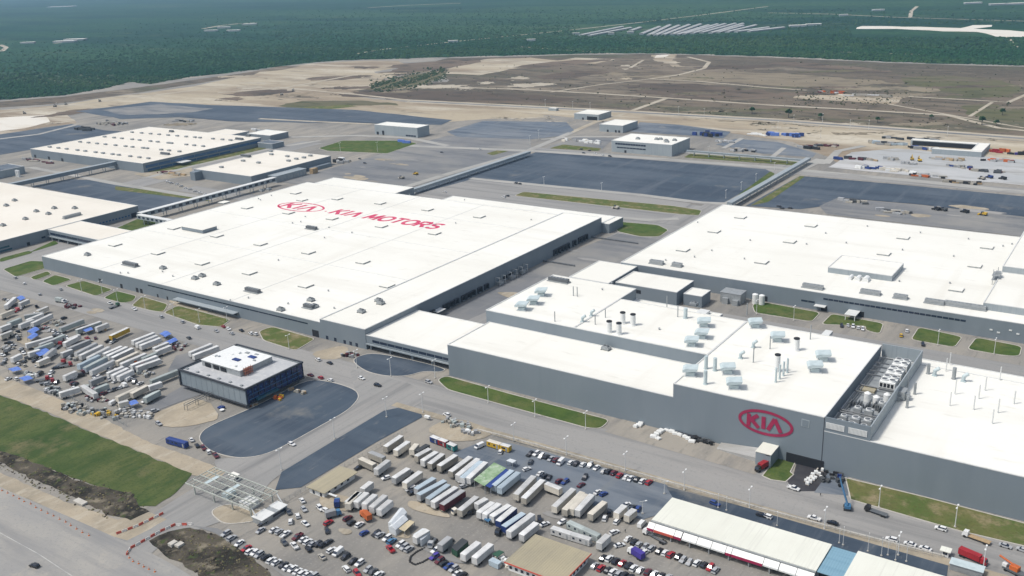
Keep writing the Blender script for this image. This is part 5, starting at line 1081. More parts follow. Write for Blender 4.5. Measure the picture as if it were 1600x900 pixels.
for px, py, c, bm, rz, l in ((1425, 249, 'y', True, 20, 'yellow excavator, left of the pair on the storage yard'), (1437, 251, 'y', True, 30, 'yellow excavator, right of the pair on the storage yard'), (1537, 335, 'y', False, 80, 'yellow loader at the edge of the right-hand empty lot'), (650, 272, 'y', False, 70, 'yellow loader beside the conveyor on the service yard'), (628, 278, 't', False, 80, 'dusty tan loader beside the conveyor on the service yard'), (963, 325, 'p', False, 80, 'pale cream loader on the strip between the two halls'), (1464, 327, 'k', False, 60, 'black loader, left one at the far empty lot edge'), (1475, 328, 'g', False, 60, 'dark grey loader just right of the black one'), (1509, 331, 'k', False, 60, 'black loader, right one at the far empty lot edge'), (1535, 279, 't', False, 60, 'brown loader, left of three at the storage yard end'), (1547, 277, 'b', False, 60, 'blue loader, middle of three at the storage yard end'), (1568, 279, 'k', False, 60, 'black loader, right of three at the storage yard end'), (38, 177, 't', False, 60, 'tan loader on the sand near the left edge'), (103, 163, 't', False, 60, 'tan loader left of the pair on the sand road'), (86, 166, 't', True, 30, 'tan excavator next to the loader on the sand road'), (156, 158, 't', False, 60, 'tan loader right along the sand road'), (440, 148, 't', False, 40, 'brown loader on the dirt slope'), (458, 142, 't', True, 40, 'brown excavator on the dirt slope')):
    digger(l, *G(px, py, 1), math.radians(rz), c, bm, 1.15 if py > 200 else 1.5)
# boom lift
bl = thing('boom_lift', 'blue boom lift with raised arm beside the dry verge', 'boom lift', (*G(1324, 793, .8), .2), .3)
MB().box(-1.2, 1.2, -2, 2, .7, 1.3).build('chassis', 'steeld', bl); MB().box(-1.2, 1.2, -2.4, .6, 1.3, 2.5).build('turret', 'xc', bl)
for sx in (-1, 1):
    for sy in (-1.4, 1.4): MB().tube((sx*1.3-.2, sy, .6), (sx*1.3+.2, sy, .6), .6, 10).build('wheel', 'tyre', bl)
MB().tube((0, -1.5, 2.6), (-2.8, 3.0, 9.5), .42).tube((-2.8, 3, 9.5), (-3.6, 4.6, 12), .3).build('boom', 'xc', bl)
MB().box(-4.6, -3.0, 4.4, 5.4, 11.6, 11.8).box(-4.6, -4.5, 4.4, 5.4, 11.8, 12.8).box(-3.1, -3, 4.4, 5.4, 11.8, 12.8).box(-4.6, -3, 5.3, 5.4, 11.8, 12.8).build('basket', 'xb', bl)
cr = thing('mobile_crane', 'orange mobile crane cut by the right edge of the road', 'crane', (*G(1585, 893, 1), .2), 1.2)
MB().box(-1.3, 1.3, -4, 4, .8, 1.6).build('chassis', 'steeld', cr); MB().box(-1.2, 1.2, -1.5, 1.5, 1.6, 3.2).build('turret', 'xo', cr); MB().tube((0, -1, 3), (0, 6, 4.5), .4).build('boom', 'xo', cr); MB().box(-1.2, 1.2, 2.6, 4.2, 1.6, 2.8).build('cab', 'pw', cr)
for sx in (-1.1, 1.1):
    for sy in (-3, -1.4, 2.8): put('wheel', WHT, cr, (sx, sy, .5))

# ------------------------------------------------------------------ street furniture
LAMPM = None
def lamp(label, px, h=9.5, group='street lamps', rz=None, heads=2):
    global LAMPM
    x, y = G(*px)
    t = thing('street_lamp', label, 'street lamp', (x, y, .05), rz if rz is not None else 0, group)
    if LAMPM is None: LAMPM = {}
    if h not in LAMPM:
        LAMPM[h] = (MB().cyl(0, 0, 0, h, .19, 8, .11).mesh('lamp_post', ['pole']), MB().box(-1.3, 1.3, -.07, .07, h-.15, h).mesh('lamp_arm', ['pole']), MB().box(-.45, .45, -.3, .3, -.12, .12).mesh('lamp_head', ['whitem']), MB().box(-.4, .4, -.4, .4, 0, .5).mesh('lamp_base', ['kerb']))
    a, b, c, d = LAMPM[h]
    put('post', a, t); put('arm', b, t); put('base', d, t)
    for s in ((-1, 1) if heads == 2 else (1,)): put('lamp_head', c, t, (s*1.45, 0, h))
def lamps(desc, pts, h=9.5, group='street lamps', heads=2, rz=1.57):
    pts = sorted(pts)
    for i, p in enumerate(pts): lamp(f'pale lamp post, {nth(i)} from the left {desc}', p, h, group, rz, heads)
lamps('along the lawns of the lettered hall', [(128, 456), (160, 458), (184, 472), (227, 483), (272, 495), (312, 504), (355, 501), (452, 546)])
lamps('around the road crossing', [(558, 575), (611, 588), (680, 591), (604, 652), (661, 645), (523, 686), (440, 735)], 11)
lamps('on the lawn below the oval-sign factory', [(763, 630), (836, 652), (915, 671), (1373, 793), (1492, 824)])
lamps('on the kerb between road and visitor lot', [(803, 690), (885, 712), (977, 737), (1069, 766), (1171, 794), (1288, 827)])
lamps('at the right end of the forecourt', [(1536, 890), (1403, 868)])
lamps('on the lawns behind the oval-sign factory', [(1182, 491), (1240, 501), (1465, 540), (1553, 554)])
lamps('along the edge of the central empty lot', [(1134, 310), (1158, 297), (1181, 284), (1210, 266), (850, 288), (940, 298)], 8)
lamps('beside the far service yard', [(590, 237), (532, 238), (828, 227), (842, 218), (1060, 240), (1107, 245), (1215, 205), (1282, 215)], 12)
lamps('along the far road beyond the yards', [(852, 168), (895, 171), (922, 173), (1060, 180), (1100, 183), (1240, 194), (1328, 202), (1357, 203), (1480, 213), (1285, 192)], 12)
lamps('by the corner of the lamp-lit trailer lot', [(1004, 803), (1038, 772)], 6, heads=1, rz=.8)
def flagpole(px, h, label):
    t = thing('flag_pole', label, 'flag pole', (*G(*px), .1), 0, 'flag poles on the forecourt')
    MB().cyl(0, 0, 0, h, .12, 8, .07).build('post', 'pole', t); MB().cyl(0, 0, h, h+.25, .16, 8).build('finial', 'whitem', t); MB().cyl(0, 0, 0, .4, .4, 10).build('base', 'kerb', t)
FP = [(1122, 794), (1135, 798), (1214, 822), (1311, 849), (1317, 852), (1356, 862), (1377, 869), (1387, 868), (1399, 876), (1416, 878)]
for i, p in enumerate(FP): flagpole(p, 8 if i > 3 else 6.5, f'thin white flag pole, {nth(i)} from the left on the forecourt')
# ---- water barriers, cones
BAR = MB().loft([[(-1, -.3, 0), (1, -.3, 0), (1, .3, 0), (-1, .3, 0)], [(-1, -.12, .55), (1, -.12, .55), (1, .12, .55), (-1, .12, .55)], [(-1, -.1, 1.0), (1, -.1, 1.0), (1, .1, 1.0), (-1, .1, 1.0)]])
BARR, BARW = BAR.mesh('barrier_red', ['barred']), BAR.mesh('barrier_white', ['barwhite'])
BFOOT = MB().box(-.9, -.5, -.4, .4, 0, .12).box(.5, .9, -.4, .4, 0, .12).mesh('barrier_foot', ['steeld'])
def along(pl, step):
    P = [Vector(G(*p)) for p in pl]; out = []; acc = 0
    for i in range(len(P)-1):
        L = (P[i+1]-P[i]).length; d = (P[i+1]-P[i])/L; t = acc
        while t < L: out.append((P[i]+d*t, math.atan2(d.y, d.x))); t += step
        acc = t-L
    return out
def barriers(desc, pl, step=2.35):
    for i, (p, a) in enumerate(along(pl, step)):
        w = i % 2
        t = thing('road_barrier', f'{"white" if w else "red"} plastic barrier, {nth(i)} from the left {desc}', 'barrier', (p.x, p.y, .15), a+random.uniform(-.1, .1), 'road barriers')
        put('shell', BARW if w else BARR, t); put('foot', BFOOT, t)
barriers('in the line below the lawn', [(186, 834), (215, 823), (256, 803)])
barriers('in the curved line round the ditch', [(199, 866), (204, 858), (222, 848), (250, 832), (272, 822), (302, 820)])
CONE = MB().cyl(0, 0, 0, .12, .45, 8).cyl(0, 0, .12, 1.1, .3, 8, .12).mesh('cone_body', ['orange']); CBAND = MB().cyl(0, 0, .55, .8, .24, 8, .19).mesh('cone_band', ['whitem'])
def cones(desc, pl, step):
    for i, (p, a) in enumerate(along(pl, step)):
        t = thing('traffic_drum', f'orange traffic drum, {nth(i)} from the left {desc}', 'traffic drum', (p.x+random.uniform(-.3, .3), p.y+random.uniform(-.3, .3), .15), a, 'traffic drums')
        put('body', CONE, t); put('band', CBAND, t)
cones('along the highway edge', [(4, 767), (40, 785), (75, 802), (105, 818), (122, 828), (142, 839)], 4.6)
cones('beside the ditch at the photo bottom', [(201, 866), (203, 874), (212, 879), (228, 887), (250, 898)], 3.4)
# ---- fences
def fence(label, pl, h=2.2, step=3.0):
    P = along(pl, step); o = P[0][0]
    t = thing('chain_link_fence', label, 'fence', (o.x, o.y, .1))
    pm = MB().cyl(0, 0, 0, h, .06, 6).mesh('fence_post', ['steel'])
    for p, a in P: put('post', pm, t, (p.x-o.x, p.y-o.y, 0))
    m2 = MB()
    for i in range(len(P)-1):
        a, b = P[i][0]-o, P[i+1][0]-o
        for z in (.1, .55, 1.0, 1.45, 1.9, h-.05): m2.tube((a.x, a.y, z), (b.x, b.y, z), .02, 3)
        for k in range(6):
            q = a+(b-a)*k/6; r = a+(b-a)*(k+1)/6; m2.tube((q.x, q.y, .1), (r.x, r.y, h-.05), .015, 3)
    m2.build('mesh_panel', 'steel', t)
fence('wire fence along the dark triangle behind the gatehouse', [(428, 795), (480, 765), (560, 718), (640, 672)])
fence('wire fence between the front road and the visitor lot', [(770, 682), (900, 717), (1030, 754), (1200, 802), (1340, 840), (1480, 876)])
fence('wire fence along the bottom side of the left yard', [(0, 570), (60, 597), (120, 628), (200, 668)])
w_ = thing('low_wall', 'low pale concrete wall beside the front road', 'wall', (*G(800, 685.5), 0))
P = along([(745, 672), (800, 685.5), (1000, 741.5), (1200, 798.5), (1340, 836), (1488, 873.5)], 12); o = P[0][0]; w_.location = (o.x, o.y, 0)
for i in range(len(P)-1):
    a, b = P[i][0]-o, P[i+1][0]-o; d = (b-a).normalized(); n_ = Vector((-d.y, d.x))*.35; b = b-d*.15
    MB().loft([[(*(a-n_), 0), (*(b-n_), 0), (*(b+n_), 0), (*(a+n_), 0)], [(*(a-n_), .75), (*(b-n_), .75), (*(b+n_), .75), (*(a+n_), .75)]]).build('wall_block', 'kerb', w_)
# ---- loads on the ground
def pallets(desc, pts, col, size=(1.6, 1.6, 1.1), name='pallet_load', cat='pallet', group='wrapped pallets', word='white wrapped pallet load'):
    pts = sorted(pts)
    for i, p in enumerate(pts):
        x, y = G(p[0], p[1], .5); s = [k*random.uniform(.75, 1.25) for k in size]
        t = thing(name, f'{word}, {nth(i)} from the left {desc}', cat, (x, y, .2), random.uniform(-.3, .3), group)
        MB().box(-s[0]/2, s[0]/2, -s[1]/2, s[1]/2, .15, s[2]).box(-s[0]*.4, s[0]*.4, -s[1]*.4, s[1]*.4, s[2], s[2]+.15).build('load', col, t); MB().box(-s[0]/2, s[0]/2, -s[1]/2, s[1]/2, 0, .14).build('pallet', 'wood', t)
pallets('by the wall of the oval-sign factory', [(993, 667), (998, 665), (1001, 663), (1021, 683), (1026, 679), (1030, 676), (1034, 673), (1028, 685), (1042, 672), (1050, 675), (1055, 678), (1062, 680), (1070, 683), (1075, 686), (1081, 690)], 'whitem', (2.6, 2.0, 1.1))
pallets('on the dark loading ramp', [(1259, 751), (1263, 749), (1262, 756), (1266, 753), (1268, 746), (1271, 749), (1270, 742), (1275, 739), (1274, 746), (1280, 741), (1285, 735), (1283, 745)], 'whitem', (1.5, 1.3, 1.0))
def heap(label, px, w, d, h, mats, cnt, name='material_stack', cat='stack'):
    x, y = G(*px); t = thing(name, label, cat, (x, y, .2))
    for i in range(cnt):
        a, b = random.uniform(-w/2, w/2), random.uniform(-d/2, d/2); s = random.uniform(.5, 1.5)
        o = MB().box(-w/cnt*s-.6, w/cnt*s+.6, -1.1*s, 1.1*s, 0, h*random.uniform(.5, 1.1)).build('bundle', random.choice(mats), t, (a, b, 0)); o.rotation_euler.z = random.uniform(-.5, .5)
heap('heap of blue tarpaulined goods on the far gravel yard', (1228, 213), 52, 14, 4, ['bluetarp', 'xb'], 16); heap('flat white sheet pile left of the far blue heap', (1188, 211), 22, 10, 1.6, ['whitem'], 5)
heap('dark heap of machinery behind the far office block', (1102, 212), 34, 16, 5, ['xk', 'xd', 'xb'], 14)
heap('white bagged material heap on the storage yard', (1404, 268), 34, 8, 2.6, ['whitem', 'xp'], 16); heap('blue and white material heap at the storage yard edge', (1357, 263), 24, 8, 2.8, ['xb', 'whitem', 'xs'], 10)
heap('timber and pipe heap at the right of the storage yard', (1450, 276), 30, 8, 2.4, ['xt', 'xs', 'xk', 'xo'], 12); heap('grey sheet stack near the pair of excavators', (1395, 250), 18, 12, 2.6, ['xs', 'xt'], 8)
heap('dark machine heap at the left of the storage yard', (1337, 249), 20, 8, 3, ['xk', 'xm', 'xg'], 8); heap('tan timber heap on the storage yard', (1362, 251), 10, 7, 2.4, ['wood', 'xt'], 5); heap('blue drum stack at the storage yard corner', (1310, 249), 8, 6, 3, ['xb', 'xk'], 4)
for lab, px, w_, d_, ms in (('crate stacks on the pale storage yard centre', (1500, 262), 26, 10, ['xs', 'xt', 'xb']), ('rebar bundles near the pale yard right end', (1540, 268), 30, 8, ['xm', 'xt', 'xg']), ('formwork stacks by the pale yard back edge', (1480, 250), 34, 6, ['wood', 'xs', 'xt']), ('timber stacks along the pale yard front edge', (1500, 286), 36, 6, ['xt', 'wood', 'xk']), ('white pipe stacks beside the sheet stack', (1420, 256), 14, 8, ['xw', 'xs']), ('dusty machine row at the pale yard back', (1560, 252), 30, 8, ['xk', 'xo', 'xs']), ('rubble heap at the edge of the bare yard', (1335, 316), 26, 9, ['xt', 'xg', 'xs']), ('pipe bundles on the bare yard behind the hall', (1400, 333), 34, 8, ['xs', 'xg', 'xt']), ('red huts on the rubble ground', (1300, 145), 60, 14, ['xm', 'xo', 'xw']), ('pale rubble piles on the rubble ground', (1350, 150), 90, 20, ['xp', 'xt', 'xw']), ('dark crates by the thin pipe bridge', (1160, 236), 30, 10, ['xk', 'xs', 'xt']), ('pale blocks on the gravel yard beyond the bridge', (1130, 222), 26, 8, ['xw', 'xs']), ('spoil heap beside the far conveyor end', (1290, 228), 24, 10, ['xt', 'xm', 'xg']), ('stacked panels behind the engine shop sheds', (410, 205), 40, 10, ['xs', 'xl', 'xw']), ('dusty crates beside the sand road yard', (290, 190), 50, 14, ['xt', 'xg', 'xs'])):
    heap(lab, px, w_, d_, 2.4, ms, 14)
heap('blue stacks beside the U-shaped shed', (1440, 233), 40, 8, 3, ['xb', 'xs', 'xk', 'whitem'], 14); heap('mixed dark stacks left of the U-shaped shed', (1385, 226), 50, 14, 3.2, ['xk', 'xs', 'xt', 'xd', 'xl'], 18)
heap('red and purple stacks right of the U-shaped shed', (1575, 239), 36, 16, 3.4, ['xr', 'xv', 'xo', 'xk', 'xm'], 14); heap('dark stacks above the U-shaped shed', (1425, 219), 60, 6, 3, ['xk', 'xd', 'xs'], 14)
heap('dark piles beside the far left lot', (137, 203), 40, 14, 4, ['xk', 'xd', 'xg'], 8); heap('rust-brown piles behind the engine shop', (175, 194), 60, 26, 3, ['xm', 'xt', 'xg', 'xs'], 18)
heap('brown soil and timber heap below the engine shop', (268, 272), 44, 8, 2, ['xm', 'wood', 'xt'], 14); heap('red material line below the engine shop', (60, 252), 66, 8, 2, ['xm', 'xt', 'xs', 'xg'], 16)
heap('white containers beyond the three-storey block', (910, 222), 50, 14, 3, ['whitem', 'xs', 'xp'], 14); heap('dark machine pile beside the garage by the far road', (1270, 232), 30, 12, 3, ['xk', 'xm', 'xs'], 9)
heap('steel and cabin stack by the conveyor at the utility hall', (528, 253), 26, 14, 4, ['xs', 'whitem', 'xk', 'xt'], 10); heap('blue steel stack behind the lettered hall', (570, 295), 24, 6, 2.4, ['xc', 'xs'], 7); heap('blue sheet stack on the oval lawn edge', (631, 223), 14, 6, 3, ['bluetarp'], 4)
for k, (lab, px, n, w, d, ms) in enumerate((('grey clutter heap near the blue stalls of the left yard', (46, 588), 10, 12, 6, ['xs', 'xe', 'xw']), ('pale sheet heap between the upper left trailers', (90, 506), 10, 12, 6, ['xe', 'xs', 'xt']), ('brown timber heap by the yellow trailer', (158, 516), 9, 10, 5, ['xt', 'wood', 'xs']), ('dark clutter heap in the middle of the left yard', (112, 560), 10, 12, 6, ['xg', 'xs', 'xt']), ('white sack heap at the lower left yard edge', (140, 610), 10, 12, 5, ['xw', 'xe', 'xs']), ('grey pipe heap at the left photo edge', (10, 545), 9, 10, 5, ['xs', 'xg', 'xt']), ('mixed sheet heap beside the long grey trailers', (225, 585), 9, 11, 5, ['xs', 'xt', 'xe']), ('rusty bundle heap near the white yard cabin', (150, 625), 10, 14, 6, ['xt', 'xm', 'xs']), ('pale crate heap at the yard corner by the lawn', (225, 650), 9, 12, 5, ['xw', 'xt', 'xs']), ('brown scrap heap above the grey trailers', (277, 542), 14, 16, 9, ['xm', 'xt', 'xs']), ('grey scrap heap at the left lawn path', (120, 640), 16, 22, 8, ['xs', 'xt', 'xk', 'xe']), ('mixed scrap heap near the lawn corner', (165, 648), 16, 22, 8, ['xs', 'xe', 'xy', 'xg']), ('dark scrap heap near the front road', (112, 480), 10, 12, 6, ['xs', 'xg', 'xm']), ('grey scrap heap among the upper trailers', (60, 513), 10, 12, 6, ['xg', 'xs', 'xt']), ('steel piles below the left trailers', (85, 612), 14, 16, 7, ['xs', 'xg', 'xe']), ('dark parts pile by the left edge', (50, 560), 8, 10, 5, ['xk', 'xg', 'xs']), ('scrap pile behind the white yard cabins', (200, 648), 10, 14, 7, ['xs', 'xt', 'xw']), ('brown pile by the trailers of the left yard', (25, 525), 8, 10, 5, ['xt', 'xs', 'xg']), ('pipes and sheets beside the glass office', (390, 632), 10, 10, 4, ['xo', 'xs', 'wood']), ('orange machine parts at the office corner', (437, 623), 5, 6, 3, ['xo', 'xy']), ('timber stack along the glass office side', (462, 612), 8, 14, 2, ['wood', 'xt']), ('rusty frames beside the dirt mound', (715, 664), 14, 16, 8, ['xs', 'xt', 'xe']), ('white panels beside the dirt mound', (735, 677), 6, 8, 4, ['whitem', 'xs']), ('black hoses by the wall plinth', (1100, 690), 10, 10, 4, ['xk', 'xg']), ('scattered black parts on the work apron', (1300, 750), 9, 9, 10, ['xk', 'xg']), ('grey kerb stones stacked beside the canopy lot', (548, 556), 8, 9, 6, ['xs', 'xk', 'xm']), ('pallets and signs at the corner of the tan shed', (785, 882), 10, 8, 4, ['whitem', 'xp', 'xs']))):
    x, y = G(*px); t = thing('scrap_heap', lab, 'heap', (x, y, .2))
    for i in range(n*2):
        o = MB().box(-random.uniform(.3, 1.2), random.uniform(.3, 1.2), -random.uniform(.3, 1.2), random.uniform(.3, 1.2), 0, random.uniform(.5, 1.9)).build('piece', random.choice(ms), t, (random.uniform(-w/2, w/2), random.uniform(-d/2, d/2), 0)); o.rotation_euler.z = random.uniform(0, 3)
# tyre ring in the car lot
tr = thing('tyre_ring', 'ring of dark tyres laid on the ground in the car lot', 'tyre ring', (*G(655, 868), .15))
tm = MB().loft([[( .45*math.cos(a*.785), .45*math.sin(a*.785), 0) for a in range(8)], [(.48*math.cos(a*.785), .48*math.sin(a*.785), .2) for a in range(8)], [(.3*math.cos(a*.785), .3*math.sin(a*.785), .28) for a in range(8)]]).mesh('tyre', ['tyre'])
for p, a in along([(663, 857), (652, 862), (642, 870), (640, 878), (648, 883), (660, 879), (672, 872)], 1.0): put('tyre', tm, tr, (p.x-tr.location.x, p.y-tr.location.y, 0))
# satellite-dish trailer and conveyor frame by the office
t = thing('steel_walkway', 'dark steel walkway frame leading from the glass office', 'walkway', (*G(305, 640), 0))
m2 = MB(); a = Vector(G(290, 634, 3)); b = Vector(G(335, 612, 3)); d = (b-a).normalized(); n_ = Vector((-d.y, d.x)); o = t.location
for s in (-1.2, 1.2):
    q, r = a+n_*s, b+n_*s
    for z in (3, 4): m2.tube((q.x-o.x, q.y-o.y, z), (r.x-o.x, r.y-o.y, z), .12)
for k in range(9):
    q = a+(b-a)*k/8; m2.tube((q.x+n_.x*1.2-o.x, q.y+n_.y*1.2-o.y, 3), (q.x-n_.x*1.2-o.x, q.y-n_.y*1.2-o.y, 3), .1)
m2.build('deck_frame', 'steeld', t)
for k in (0, 3, 6):
    for s in (-1.2, 1.2):
        q = a+(b-a)*k/8+n_*s; MB().tube((q.x-o.x, q.y-o.y, 0), (q.x-o.x, q.y-o.y, 4), .13).build('leg', 'steeld', t)
t = thing('dish_trailer', 'small blue trailer with a round white dish by the office lot', 'trailer', (*G(347, 639), .1))
MB().box(-2, 1, -1.4, 1.4, .4, 1.2).build('chassis', 'xb', t); MB().cyl(2.2, -1.8, .6, .9, 1.1, 14, 1.3).build('dish', 'whitem', t); MB().tube((0, 0, 1.2), (-.6, .4, 5.5), .12).build('mast', 'steel', t)
for s in (-1.5, 1.5): MB().tube((0, s-.15, .4), (0, s+.15, .4), .4, 9).build('wheel', 'tyre', t)
# concrete culvert pieces in the ditches
t = thing('culvert', 'broken white concrete culvert block in the lower ditch', 'culvert', (*G(273, 853), .2))
MB().box(-2.2, .2, -1.6, 1.6, 0, 1.2).build('block', 'kerb', t); MB().box(.5, 3, -.5, 2.6, 0, .9).build('block', 'kerb', t)
t = thing('culvert', 'grey concrete culvert end where the upper ditch meets the verge', 'culvert', (*G(126, 786), .2)); MB().box(-3.5, 3.5, -1.4, 1.4, 0, .8).build('block', 'kerb', t)
# kiosk and sign hut by the road at right
t = thing('guard_kiosk', 'small cream-roofed kiosk at the roadside near the red lorry', 'kiosk', (*G(1477, 868), .1)); MB().box(-1.2, 1.2, -1.1, 1.1, 0, 2.4).build('wall', 'whitem', t); MB().box(-1.9, 1.9, -1.7, 1.7, 2.4, 2.65).build('roof', 'roof3', t); MB().box(-.8, .8, -1.16, -1.1, .9, 2).build('window', 'glass', t)
t = thing('guard_hut', 'flat white hut beside the forecourt at the lower right edge', 'hut', (*G(1510, 893), .1)); MB().box(-5.5, 5.5, -2, 2, 0, 2.6).build('wall', 'steel', t); MB().box(-5.8, 5.8, -2.3, 2.3, 2.6, 2.85).build('roof', 'hood', t)
t = thing('guard_kiosk', 'white kiosk on the road behind the lattice gate', 'kiosk', (*G(367, 750), .1)); MB().box(-2, 2, -1.3, 1.3, 0, 2.6).build('wall', 'whitem', t); MB().box(-2.3, 2.3, -1.6, 1.6, 2.6, 2.85).build('roof', 'roof', t); MB().box(2, 2.06, -.7, .7, .8, 2).build('window', 'glass', t)
t = thing('sign_board', 'small white board trailer beside the dark triangle', 'sign', (*G(668, 656), .1)); MB().box(-1.6, 1.6, -.7, .7, 1.2, 2.2).build('panel', 'whitem', t); MB().box(-.1, .1, -.1, .1, 0, 1.2).build('post', 'steel', t)
# people on foot, tiny in the view
def person(label, px, shirt, rz=0):
    x, y = G(*px)
    me = bpy.data.meshes.new('figure'); bm = bmesh.new(); bm.to_mesh(me); bm.free()
    V = [(0, 0, .95), (0, 0, 1.15), (0, 0, 1.38), (0, .01, 1.52), (0, .02, 1.66), (.18, 0, 1.4), (.24, .02, 1.13), (.22, .12, .9), (-.18, 0, 1.4), (-.24, 0, 1.13), (-.24, -.05, .88), (.1, 0, .9), (.12, .1, .5), (.12, .06, .06), (-.1, 0, .9), (-.12, -.06, .5), (-.12, -.16, .06), (.12, .2, .04), (-.12, -.02, .04)]
    Ed = [(0, 1), (1, 2), (2, 3), (3, 4), (2, 5), (5, 6), (6, 7), (2, 8), (8, 9), (9, 10), (0, 11), (11, 12), (12, 13), (13, 17), (0, 14), (14, 15), (15, 16), (16, 18)]
    me.from_pydata(V, Ed, []); o = put('person', me, None, (x, y, .2), rz)
    R_ = [.15, .15, .17, .06, .12, .07, .05, .045, .07, .05, .045, .1, .07, .05, .1, .07, .05, .05, .05]
    sk = o.modifiers.new('skin', 'SKIN')
    for v, r in zip(me.skin_vertices[0].data, R_): v.radius = (r, r*.8)
    me.skin_vertices[0].data[0].use_root = True
    o.modifiers.new('sub', 'SUBSURF').levels = 1; me.materials.append(M['x'+shirt])
    return tag(o, label, 'person')
person('person in dark clothes walking beneath the red-bannered hall', (1061, 851), 'd'); person('person in grey clothes standing by the parked cars', (977, 833), 'g', 1); person('person in dark clothes below the right red banner', (1163, 875), 'k', 2); person('person in blue beside the trailer bank', (779, 774), 'b', 1); person('person in dark clothes at the ramp kerb', (1282, 776), 'k', 2.5)
# ------------------------------------------------------------------ far country
M['farmroof'] = mat('weathered_shed_sheet', (.40, .41, .40), .8, [(.05, U, (.30, .31, .31), .45, .65, 4)])
FS = [(907, 54, 972, 41), (921, 54.5, 985, 42.5), (985, 47, 1000, 42), (1002, 52, 1030, 41), (1014, 54, 1046, 38.5), (1024, 54, 1060, 39), (1036, 53.5, 1076, 38), (1050, 52.5, 1094, 37), (1058, 53, 1106, 38.5), (1068, 52, 1120, 37), (1082, 51, 1132, 36.5), (1096, 50, 1148, 36), (1110, 50.5, 1160, 36), (1122, 49.5, 1160, 39), (1136, 49, 1180, 38.5), (1150, 48.5, 1200, 42), (1170, 48, 1224, 42)]
for i, (a, b, c, d) in enumerate(FS):
    p, q = Vector(G(a, b, 4)), Vector(G(c, d, 4)); L = (q-p).length; v = q-p; ce = (p+q)/2
    t = thing('farm_shed', f'long pale farm shed, {nth(i)} from the left in the far green plain', 'shed', (ce.x, ce.y, 0), math.atan2(-v.x, v.y), 'farm sheds in the scrub')
    MB().box(-6.5, 6.5, -L/2, L/2, 0, 3.4).build('wall', 'walll', t)
    MB().loft([[(-7.5, -L/2-.5, 3.4), (7.5, -L/2-.5, 3.4), (0, -L/2-.5, 5.4)], [(-7.5, L/2+.5, 3.4), (7.5, L/2+.5, 3.4), (0, L/2+.5, 5.4)]]).build('roof', 'farmroof', t)
for i, (px, py, w) in enumerate(((1246, 42, 24), (1271, 40, 22), (1372, 17, 20), (1318, 25, 14), (102, 66, 40), (118, 63, 40), (44, 68, 26), (97, 11, 110), (390, 39, 30), (350, 44, 26), (330, 49, 26), (365, 49, 26), (985, 52, 10), (955, 54, 9), (900, 54, 10), (830, 64, 12), (708, 66, 14), (1520, 6, 30), (1560, 8, 30), (1590, 7, 40))):
    x, y = G(px, py); t = thing('farm_house', f'pale far building, {nth(sorted([1246, 1271, 1372, 1318, 102, 118, 44, 97, 390, 350, 330, 365, 985, 955, 900, 830, 708, 1520, 1560, 1590]).index(px))} from the left in the far scrub', 'building', (x, y, 0), .5, 'far buildings in the scrub')
    MB().box(-w, w, -w/3, w/3, 0, 5).build('wall', 'walll', t); MB().box(-w-.5, w+.5, -w/3-.5, w/3+.5, 5, 5.6).build('roof', 'roof', t)
# scrub bushes, uncountable: blobs of a few leaf-faces
M['dry'] = mat('dry_bush', (.085, .08, .045), 1, [(.05, U, (.05, .06, .035), .4, .6, 4)], spec=.05)
def inside(pt, poly):
    x, y = pt; c = False; n = len(poly)
    for i in range(n):
        (x1, y1), (x2, y2) = poly[i], poly[i-1]
        if (y1 > y) != (y2 > y) and x < (x2-x1)*(y-y1)/(y2-y1)+x1: c = not c
    return c
def bushes(name, pts, rmin, rmax, m, cat=None):
    mb = MB()
    for x, y in pts:
        r = random.uniform(rmin, rmax)*random.choice([.6, 1, 1, 1.5]); h = r*random.uniform(.8, 1.3); a0 = random.random()*6
        n = len(mb.v)
        k = 5
        for j in range(k): a = a0+j*2*math.pi/k; q = r*random.uniform(.7, 1.2); mb.v.append((x+q*math.cos(a), y+q*math.sin(a), 0.0))
        for j in range(k): a = a0+(j+.5)*2*math.pi/k; q = r*random.uniform(.5, 1.0); mb.v.append((x+q*math.cos(a), y+q*math.sin(a), h*random.uniform(.5, .8)))
        mb.v.append((x, y, h))
        for j in range(k):
            b = (j+1) % k
            mb.f += [(n+j, n+b, n+k+j), (n+b, n+k+b, n+k+j), (n+k+j, n+k+b, n+2*k)]; mb.mi += [0]*3
    o = mb.build(name, m); o['kind'] = 'stuff'; return o
pts = []
while len(pts) < 40000:
    px = random.uniform(-40, 1640); e = [q for q in range(len(VEG)-1) if VEG[q][0] <= px <= VEG[q+1][0]]
    if not e: continue
    q = e[0]; t = (px-VEG[q][0])/(VEG[q+1][0]-VEG[q][0]); ye = VEG[q][1]+(VEG[q+1][1]-VEG[q][1])*t
    py = ye-abs(random.gauss(0, 34))
    if py < 12: continue
    if 900 < px < 1230 and 35 < py < 56 and random.random() < .9: continue
    if px > 1330 and 38.5 < py < 58.5: continue
    pts.append(G(px, py))
bushes('scrub_bushes', pts, 1.3, 3.0, 'bush')
pts = []
for _ in range(900):
    px = random.uniform(600, 1640); py = random.uniform(90, 205)
    if inside((px, py), [(560, 149), (700, 128), (700, 92), (1000, 87), (1600, 107), (1640, 205), (1200, 184), (800, 164)]): pts.append(G(px, py))
for _ in range(260):
    px, py = random.uniform(1240, 1425), random.uniform(141, 164)
    pts.append(G(px, py))
bushes('field_bushes', pts, .5, 1.5, 'dry')
pts = []
for _ in range(2600):
    px, py = random.uniform(578, 698), random.uniform(106, 144)
    if abs((px-640)*-.2-(py-126)) < 7+random.gauss(0, 4) and (px+py*3) % 37 > 9: pts.append(G(px, py))
M['thicket'] = mat('thicket_leaves', (.035, .062, .03), 1, [(.05, U, (.055, .075, .038), .4, .6, 4)], spec=.05)
bushes('bush_thicket', pts, .9, 2.6, 'thicket')
